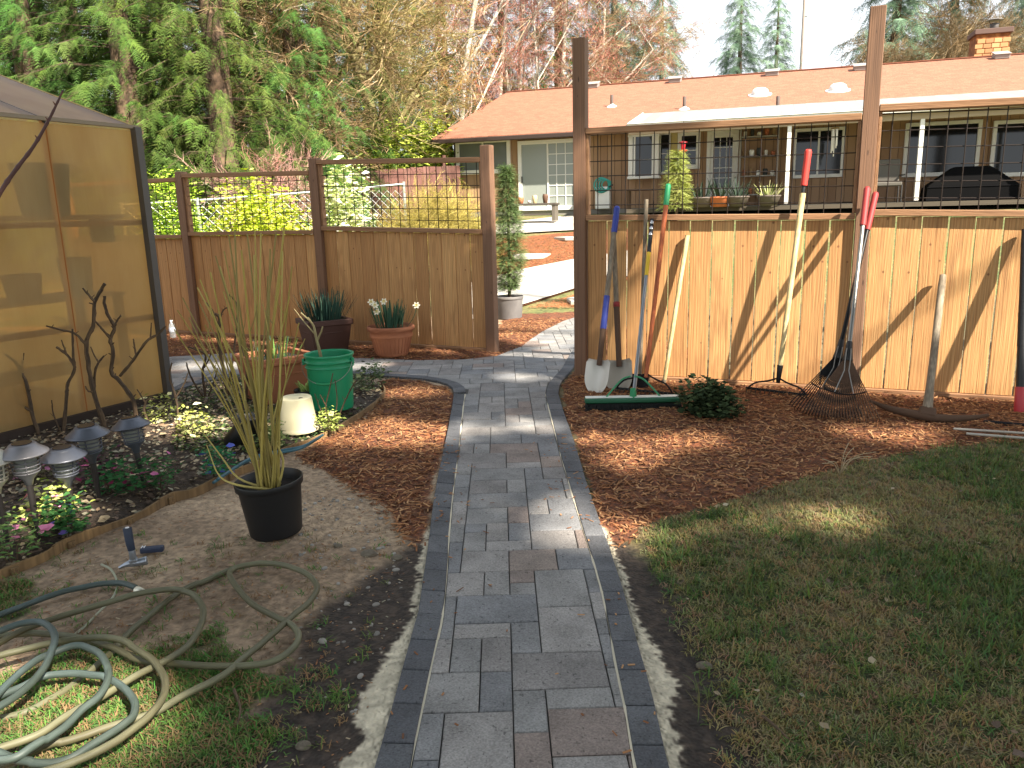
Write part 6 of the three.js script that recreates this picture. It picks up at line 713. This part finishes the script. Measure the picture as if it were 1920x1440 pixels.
// ---------- the firs behind the viewer whose boughs shade the garden, with the gaps the photograph's sun patches show ----------
{
  const spot = (u, v, a, b) => { const p = G(u, v); return [p.x, p.z, a, b]; };   // centre and half widths of a sun patch on the ground (m)
  const spots = [spot(690, 822, 0.36, 0.18), spot(772, 740, 0.16, 0.05), spot(1056, 985, 0.08, 0.12), spot(1230, 1010, 0.1, 0.05), spot(1670, 818, 0.22, 0.09), spot(1240, 832, 0.3, 0.03), spot(85, 985, 0.1, 0.06), spot(335, 815, 0.26, 0.14), spot(960, 706, 0.2, 0.05), spot(480, 735, 0.16, 0.12), spot(1560, 975, 0.2, 0.0), spot(60, 1360, 0.28, 0.2), spot(640, 690, 0.3, 0.06), spot(1160, 872, 0.08, 0.04), spot(390, 690, 0.3, 0.1), spot(985, 800, 0.1, 0.06)];
  const clump = (() => { const a = rng(6), L = []; for (let i = 0; i < 9; i++) { const x = (a() - 0.5) * 0.6, z = (a() - 0.5) * 0.5, y = (a() - 0.5) * 0.12, d = a() * 7, c = Math.cos(d) * 0.2, e = Math.sin(d) * 0.2; L.push([V3(x + c, y, z + e), V3(x - c * 0.5 - e * 0.45, y + 0.03, z - e * 0.5 + c * 0.45), V3(x - c * 0.5 + e * 0.45, y - 0.03, z - e * 0.5 - c * 0.45)]); } return quadGeo(L); })(), r = rng(99), list = [], inv = SUN.clone().negate();
  const lines = [[FR0, FRd, FRn, -0.15, 3.9, 'R'], [FL0, FLd, FLn, -0.1, 5.4, 'L']];
  const shaded = (p, m) => { // does a bough at p shade something that the photograph shows in shade?
    for (const [o, d, n, s0, s1, k] of lines) { const t = p.clone().sub(o).dot(n) / SUN.dot(n); if (t <= 0) continue; const q = p.clone().addScaledVector(inv, t), s = q.clone().sub(o).dot(d), h = q.y; if (h < 0 || h > (k === 'R' ? 2.5 : 1.8) || s < s0 || s > s1) continue; if (k === 'L') return s > 0.12 + m; if (s > 0.36 - 0.2 * h - m && s < 3.5 && h < 1.75 + m) return false; if (s < 0.3 - m) return true; return h > 1.75 && s < 1.2 ? true : false; }
    const t = p.y / SUN.y, x = p.x - SUN.x * t, z = p.z - SUN.z * t; for (const [o, d, n, s0, s1, k] of lines) { const w = V3(x, 0, z).sub(o); if (w.dot(n) < (k === 'R' ? 0.3 : 0.0) && w.dot(d) > s0 - 0.5 && w.dot(d) < s1) return false; }
    if (z < -6.6 + 0.42 * Math.min(0, x + 0.2) || x < -8.5 || x > 5.5 || z > 1.5) return false;
    for (const [cx, cz, a, b] of spots) { const e = Math.hypot((x - cx) / (a + m), (z - cz) / (b + m)); if (e < 1) return false; }
    return true;
  };
  const trunks = [V3(2.6, 0, 5.2), V3(5.6, 0, 5.2), V3(8.6, 0, -1.6), V3(-0.6, 0, 6.4)], per = trunks.map(() => []);
  for (let i = 0; i < 52000; i++) { const gx = -9 + 15 * r(), gz = -10 + 12 * r(), t = 8.5 + 5.5 * r(), p = V3(gx, 0, gz).addScaledVector(SUN, t); if (!shaded(p, 0.31)) continue; let b = 0, bd = 1e9; trunks.forEach((q, k) => { const dd = Math.hypot(q.x - p.x, q.z - p.z); if (dd < bd) { bd = dd; b = k; } }); const a = Math.atan2(p.z - trunks[b].z, p.x - trunks[b].x); per[b].push({ m: xf(p.x - trunks[b].x, p.y, p.z - trunks[b].z, (r() - 0.5) * 1.2, -a + (r() - 0.5) * 1.6, -0.3 + (r() - 0.5) * 0.7, 0.5 + 0.25 * r()), c: greens(0.25, 0.45, 0.13, 0.06, r), p }); }
  ['tall fir behind the viewer beside the path', 'tall fir behind the viewer over the lawn', 'tall fir standing off to the lawn side', 'tall fir behind the viewer beside the bed'].forEach((label, k) => { const g = thing('shade_fir', label, 'tree', trunks[k], 'firs that shade the garden'); part('trunk', tube([V3(0, -0.1, 0), V3(0.05, 6, 0), V3(0, 14, 0)], [0.28, 0.2, 0.05], 10), trunkM, g); const L = []; for (let i = 0; i < per[k].length; i += 500) { const q = per[k][i].p.clone().sub(trunks[k]); L.push(tube([V3(0, Math.max(2, q.y - 0.4), 0), q.clone().multiplyScalar(0.5).setY(q.y - 0.1), q], [0.05, 0.03, 0.008], 5)); } part('limbs', L, trunkM, g); bake('crown', clump, leafWhite, per[k], g); });
}
// ---------- grass, bark mulch, leaf litter, flowers ----------
{
  const r = rng(7), mulch = [], crumbs = [], blades = [], litter = [], pebbles = [], cover_ = [];
  const chip = merge([bx(1, 0.05, 0.1, 0, 0, 0)]), q = new THREE.Color();
  const gy = (x, z) => { const c = cover(x, z); let y = (c.n1 - 0.5) * 0.03 + (c.n2 - 0.5) * 0.014; if (c.mul > 0) y += 0.018 * sstep(0, 0.15, c.mul) + (c.n2 - 0.5) * 0.012; if (c.inb > 0) y += 0.045 * sstep(0, 0.25, c.inb); return y + terrain(x, z); };
  const bark = [[0.26, 0.108, 0.04], [0.34, 0.16, 0.064], [0.14, 0.063, 0.03], [0.4, 0.22, 0.1], [0.2, 0.08, 0.03]];
  for (let i = 0; i < 150000 && mulch.length < 62000; i++) { const x = -4.2 + 8.4 * r(), z = -9 + 7.2 * r(), m = mulF(x, z) + 0.03 * (r() - 0.5); if (m < -0.01 || pathF(x, z) < 0.012) continue; if (z < -6.4 && r() < 0.4) continue; const l = 0.018 + 0.05 * r() * r(), c = bark[Math.floor(r() * 5)], k = 0.7 + 0.6 * r(); mulch.push({ m: xf(x, gy(x, z) + 0.004 + 0.006 * r(), z, (r() - 0.5) * 0.5, r() * 6.28, (r() - 0.5) * 0.6, l, l * 0.8 + 0.02, 0.03 + 0.045 * r()), c: new THREE.Color().setRGB(c[0] * k, c[1] * k, c[2] * k) }); }
  const dry = [[0.32, 0.25, 0.15], [0.22, 0.15, 0.09], [0.42, 0.34, 0.22], [0.15, 0.1, 0.07], [0.3, 0.28, 0.2]];
  for (let i = 0; i < 26000; i++) { const x = -4.6 + 4.3 * r(), z = -6.6 + 5 * r(), b = bedF(x, z); if (b < 0.02) continue; const c = dry[Math.floor(r() * 5)], k = 0.6 + 0.7 * r(), s = 0.012 + 0.03 * r() * r(); litter.push({ m: xf(x, gy(x, z) + 0.004 + 0.012 * r(), z, (r() - 0.5) * 1.1, r() * 6.28, (r() - 0.5) * 0.8, s * 1.3), c: new THREE.Color().setRGB(c[0] * k, c[1] * k, c[2] * k) }); }
  for (let i = 0; i < 5200; i++) { const x = -2.9 + 2.6 * r(), z = -3.6 + 3.0 * r(); if (bedF(x, z) > -0.03 || pathF(x, z) < 0.05 || mulF(x, z) > 0) continue; const c = r() < 0.5 ? bark[Math.floor(r() * 5)] : dry[Math.floor(r() * 5)]; crumbs.push({ m: xf(x, gy(x, z) + 0.003, z, 0, r() * 6.28, (r() - 0.5) * 0.4, 0.006 + 0.03 * r() * r() * r(), 0.012, 0.02 + 0.02 * r()), c: new THREE.Color().setRGB(c[0], c[1], c[2]) }); }
  scatter('bark_mulch', chip, mat(0xffffff, 0.9), mulch, null, 'shredded red brown bark mulch beside the path and fences', 'mulch');
  scatter('soil_crumbs', chip, mat(0xffffff, 0.9), crumbs, null, 'bits of bark and straw scattered on bare dirt', 'debris');
  scatter('leaf_litter', roundLeaf, mat(0xffffff, 0.85, { side: THREE.DoubleSide }), litter, null, 'dry leaf litter covering the rose bed', 'leaf litter');
  const strays = []; for (let i = 0; i < 900 && strays.length < 170; i++) { const z = -4.2 + 3.4 * r(), side = r() < 0.5, x = side ? xAt(outL, z) + 0.3 * r() * r() : xAt(outR, z) - 0.3 * r() * r(); if (z > -2.9 && r() < 0.7) continue; const c = bark[Math.floor(r() * 5)]; strays.push({ m: xf(x, 0.027, z, 0, r() * 6.28, (r() - 0.5) * 0.2, 0.008 + 0.03 * r() * r(), 0.03, 0.03 + 0.03 * r()), c: new THREE.Color().setRGB(c[0], c[1], c[2]) }); }
  scatter('stray_bark', chip, mat(0xffffff, 0.9), strays, null, 'loose bark bits strayed onto the pavers', 'debris');
  const fallen = []; for (let i = 0; i < 130; i++) { const x = 0.5 + 3.6 * r(), z = -4.0 + 3.2 * r(); if (pathF(x, z) < 0.1 || mulF(x, z) > 0) continue; const c = dry[Math.floor(r() * 5)]; fallen.push({ m: xf(x, gy(x, z) + 0.018, z, (r() - 0.5) * 0.8, r() * 6.28, (r() - 0.5) * 0.8, 0.014 + 0.022 * r()), c: new THREE.Color().setRGB(c[0] * 0.8, c[1] * 0.8, c[2] * 0.8) }); }
  scatter('fallen_leaves', roundLeaf, mat(0xffffff, 0.85, { side: THREE.DoubleSide }), fallen, null, 'few dry leaves fallen on the lawn', 'leaf litter');
  for (const [a, b, c, label] of [[[1664, 968], [1674, 980], [1676, 994], 'short bent stick lying on the lawn'], [[1418, 932], [1436, 920], [1452, 926], 'curled twig where lawn meets mulch'], [[1360, 768], [1386, 774], [1400, 790], 'pale thin root tip on the mulch beside the evergreen clump'], [[1430, 1350], [1455, 1372], [1478, 1400], 'long grey stick half sunk in the grass'], [[440, 1303], [452, 1340], [446, 1375], 'thin dark root lying on the bare dirt']]) { const P = [a, b, c].map(([u, v]) => { const p = G(u, v); p.y = gy(p.x, p.z) + 0.016; return p; }); single('twig', tube(curve(P, 10), (t) => 0.0045 * (1 - 0.6 * t), 6), caneM, label, 'twig'); }
  { const p = G(1575, 892), g = thing('dry_weed', 'dried branching weed at the mulch edge of the lawn', 'plant', p); for (let k = 0; k < 12; k++) { const a = r() * 7, l = 0.06 + 0.09 * r(); part('stalk', tube(curve([V3(0, 0, 0), V3(Math.cos(a) * l * 0.4, l * 0.7, Math.sin(a) * l * 0.4), V3(Math.cos(a) * l, l * (0.7 + 0.4 * r()), Math.sin(a) * l)], 6), 0.0016, 5), mat(0xa89878, 0.9), g); } }
  // grass tufts of curved blades
  const tuft = (n, h, seed) => { const a = rng(seed), P = []; for (let i = 0; i < n; i++) P.push(strap(h * (0.5 + 0.7 * a()), 0.0034, 0.25 + 0.8 * a(), a() * 7, 0.5 + a(), 3).translate((a() - 0.5) * 0.03, 0, (a() - 0.5) * 0.03)); return merge(P); };
  const tufts = [tuft(7, 0.026, 1), tuft(6, 0.042, 2), tuft(8, 0.024, 3)], lists = [[], [], []];
  const addGrass = (x, z, c, k) => { lists[k].push({ m: xf(x, gy(x, z) - 0.002, z, (r() - 0.5) * 0.4, r() * 6.28, (r() - 0.5) * 0.4, 0.75 + 0.6 * r()), c }); };
  for (let i = 0; i < 105000; i++) { const x = 0.3 + 5.2 * r(), z = -4.3 + 4.4 * r(); if (pathF(x, z) < 0.02 || mulF(x, z) > 0.0 || z > -0.55) continue; const c = cover(x, z), pd = c.pathD; if (pd < 0.24 && r() < sstep(0.24, 0.06, pd + c.wob) * 1.15) continue; const gr = sstep(0.35, 0.65, fbm(x * 1.3 + 5, z * 1.3, 4) + (c.n2 - 0.5) * 0.5), far = sstep(-3.0, -3.9, z); if (r() < far * 0.65) continue; const straw = r() > 0.1 + 0.65 * gr - 0.1 * far; const col = straw ? new THREE.Color().setRGB(0.19 + 0.12 * r(), 0.16 + 0.09 * r(), 0.075 + 0.04 * r()) : new THREE.Color().setRGB(0.065 + 0.06 * r(), 0.1 + 0.07 * r(), 0.028 + 0.022 * r()); addGrass(x, z, col, straw ? 2 : gr > 0.6 && r() < 0.5 ? 1 : 0); }
  for (let i = 0; i < 60000; i++) { const x = -3.3 + 2.9 * r(), z = -2.95 + 2.6 * r(); if (bedF(x, z) > -0.01 || pathF(x, z) < 0.12) continue; const c = cover(x, z), w = fbm(x * 1.7 + 15, z * 1.7 + 3, 4) + (c.n2 - 0.5) * 0.25 - 0.25 * sstep(-0.95, -0.6, x) - 0.35 * sstep(-2.45, -2.8, z); if (r() > sstep(0.5, 0.64, w)) { if (r() > 0.025) continue; } const straw = r() < 0.35; addGrass(x, z, straw ? new THREE.Color().setRGB(0.18 + 0.08 * r(), 0.15, 0.075) : new THREE.Color().setRGB(0.06 + 0.06 * r(), 0.13 + 0.09 * r(), 0.04), straw ? 2 : 0); }
  const grassM = mat(0xffffff, 0.8, { side: THREE.DoubleSide, specularIntensity: 0.3 });
  scatter('lawn_grass', tufts[0], grassM, lists[0], null, 'short green lawn grass growing beside the path', 'grass'); scatter('tall_grass', tufts[1], grassM, lists[1], null, 'longer green tussocks in the lawn', 'grass'); scatter('straw_grass', tufts[2], grassM, lists[2], null, 'dry straw coloured thatch through the lawn', 'grass');
  // pebbles
  const pg = new THREE.IcosahedronGeometry(1, 1); for (let i = 0; i < 150; i++) { const u = 560 + 230 * r(), v = 930 + 500 * r() * r(), p = G(u, v); if (mulF(p.x, p.z) > 0 || pathF(p.x, p.z) < 0.02) continue; const s = 0.003 + 0.009 * r() * r(), k = 0.16 + 0.2 * r(); pebbles.push({ m: xf(p.x, gy(p.x, p.z) + s * 0.2, p.z, 0, r() * 6, 0, s * 1.4, s * 0.7, s), c: new THREE.Color().setRGB(k, k * 0.93, k * 0.82) }); }
  scatter('gravel', pg, mat(0xffffff, 0.9), pebbles, null, 'small pebbles scattered over the bare dirt', 'pebbles');
  for (const [u, v, s, label] of [[692, 1042, 0.022, 'largest pale stone on the dirt by the mulch edge'], [745, 1049, 0.016, 'grey stone on the dark soil by the sand'], [634, 1024, 0.013, 'small white stone on bare dirt near the mulch tip'], [568, 1396, 0.014, 'pale stone on dark soil near the hose'], [1320, 1248, 0.016, 'brown clod at the lawn edge']]) { const p = G(u, v); const g = new THREE.IcosahedronGeometry(1, 3), P = g.attributes.position; for (let k = 0; k < P.count; k++) { const x = P.getX(k), y = P.getY(k), z = P.getZ(k), n = 0.8 + 0.35 * fbm(x * 1.5 + u, y * 1.5 + z + v, 3); P.setXYZ(k, x * n * s * 1.4, y * n * s * 0.7, z * n * s); } g.computeVertexNormals(); single('stone', g.translate(p.x, gy(p.x, p.z) + s * 0.3, p.z), mat(0x8c867c, 0.9, { map: concT }), label, 'stone'); }
  // low plants and flowers in the bed
  const pl = [[[95, 985], 0.16, [0xa8b45a, 0xc4c87c, 0x8ca04a], 0xe69ab8, 'lime leaved primrose clump with pink flowers at the plank edging'], [[25, 1040], 0.18, [0x5a7a44, 0x7c9454], 0xe08cae, 'pink flowering clump at the bed corner'], [[215, 925], 0.17, [0x2f5a36, 0x3f6e40], 0x7a2a4a, 'dark green clump below the level lantern'], [[295, 915], 0.13, [0x356038, 0x4a7444], 0xc0709a, 'green clump with a pink flower head by the leaning lantern'], [[130, 1000], 0.11, [0x44703c, 0x305a30], 0x6a5aa0, 'strappy green clump with violet flowers'], [[405, 893], 0.1, [0x2e6a46, 0x4a8a58], 0x5a64b0, 'bright green seedling tuft with blue flowers by the edging'], [[700, 722], 0.17, [0x4a5a3c, 0x5f6e4a], 0x8a9460, 'grey green creeping plant at the bed tip'], [[680, 735], 0.13, [0x55624a, 0x6e7a58], 0x9aa070, 'low creeping mat beside the green bucket'], [[190, 905], 0.13, [0x5a3848, 0x3c4a34], 0xd86a9a, 'rosy heather clump between the lanterns'], [[300, 790], 0.18, [0x8f9a4e, 0xa8ac68], 0xe8e2a8, 'pale sunlit seedlings beside the greenhouse corner'], [[360, 820], 0.16, [0x9aa050, 0xb4b478], 0xf0eac0, 'straw green seedlings under the rose canes'], [[60, 905], 0.14, [0x4a4434, 0x5c5a40], 0xb87a9c, 'faded heather among the lantern stakes'], [[510, 838], 0.1, [0x6e7e4a, 0x8a9658], 0xd8d49a, 'small weeds below the cream pot'], [[618, 812], 0.09, [0x8a9a4e, 0xa4b060], 0xe0dca0, 'lime weeds growing against the plank edging']];
  pl.forEach(([px, s, cols, fc, label], i) => shrub('bed_plant', G(px[0], px[1], 0.03), s, 0.1 + s * 0.35, label, cols, { n: 260, seed: 100 + i, ls: 0.026, geo: i % 2 ? leafGeo : roundLeaf, cat: 'plant', stems: 3, flowers: 9, flowerC: fc, lift: 0.45, group: 'low plants in the rose bed' }));
  const weeds = [], wc = [0x5c6e3c, 0x49603a, 0x7a8450, 0x3c5034]; for (let i = 0; i < 5200; i++) { const u = 330 + 390 * r(), v = 705 + 160 * r(), p = G(u, v); if (bedF(p.x, p.z) < 0.03 || vn(p.x * 5, p.z * 5) < 0.35) continue; weeds.push({ m: xf(p.x, gy(p.x, p.z) + 0.012 * r(), p.z, r() - 0.5, r() * 6.28, 0.5 * r(), 0.016 + 0.022 * r()), c: new THREE.Color(wc[Math.floor(r() * 4)]).multiplyScalar(0.7 + 0.6 * r()) }); } scatter('ground_cover', leafGeo, mat(0xffffff, 0.9, { side: THREE.DoubleSide, specularIntensity: 0.3 }), weeds, null, 'tiny creeping leaves over the back of the bed', 'ground cover');
  const farBark = []; for (let i = 0; i < 9000; i++) { const u = 930 + 160 * r(), v = 446 + 130 * r(), p = hit(u, v, 0.012); farBark.push({ m: xf(p.x, p.y, p.z, (r() - 0.5) * 0.5, r() * 6.28, (r() - 0.5) * 0.5, 0.03 + 0.05 * r(), 0.05, 0.07), c: new THREE.Color().setRGB(0.36 * (0.6 + 0.7 * r()), 0.15, 0.06) }); if (inWalk(u, v)) farBark.pop(); } scatter('far_bark_mulch', chip, mat(0xffffff, 0.9), farBark, null, 'orange bark mulch on the bank beyond the gate', 'mulch');
}
function inWalk(u, v) { const t = clamp((u - 880) / 320); const up = lerp(530, 466, t) - 6, lo = lerp(600, 512, t) + 6; return v > up && v < lo; }
renderer.render(scene, camera);
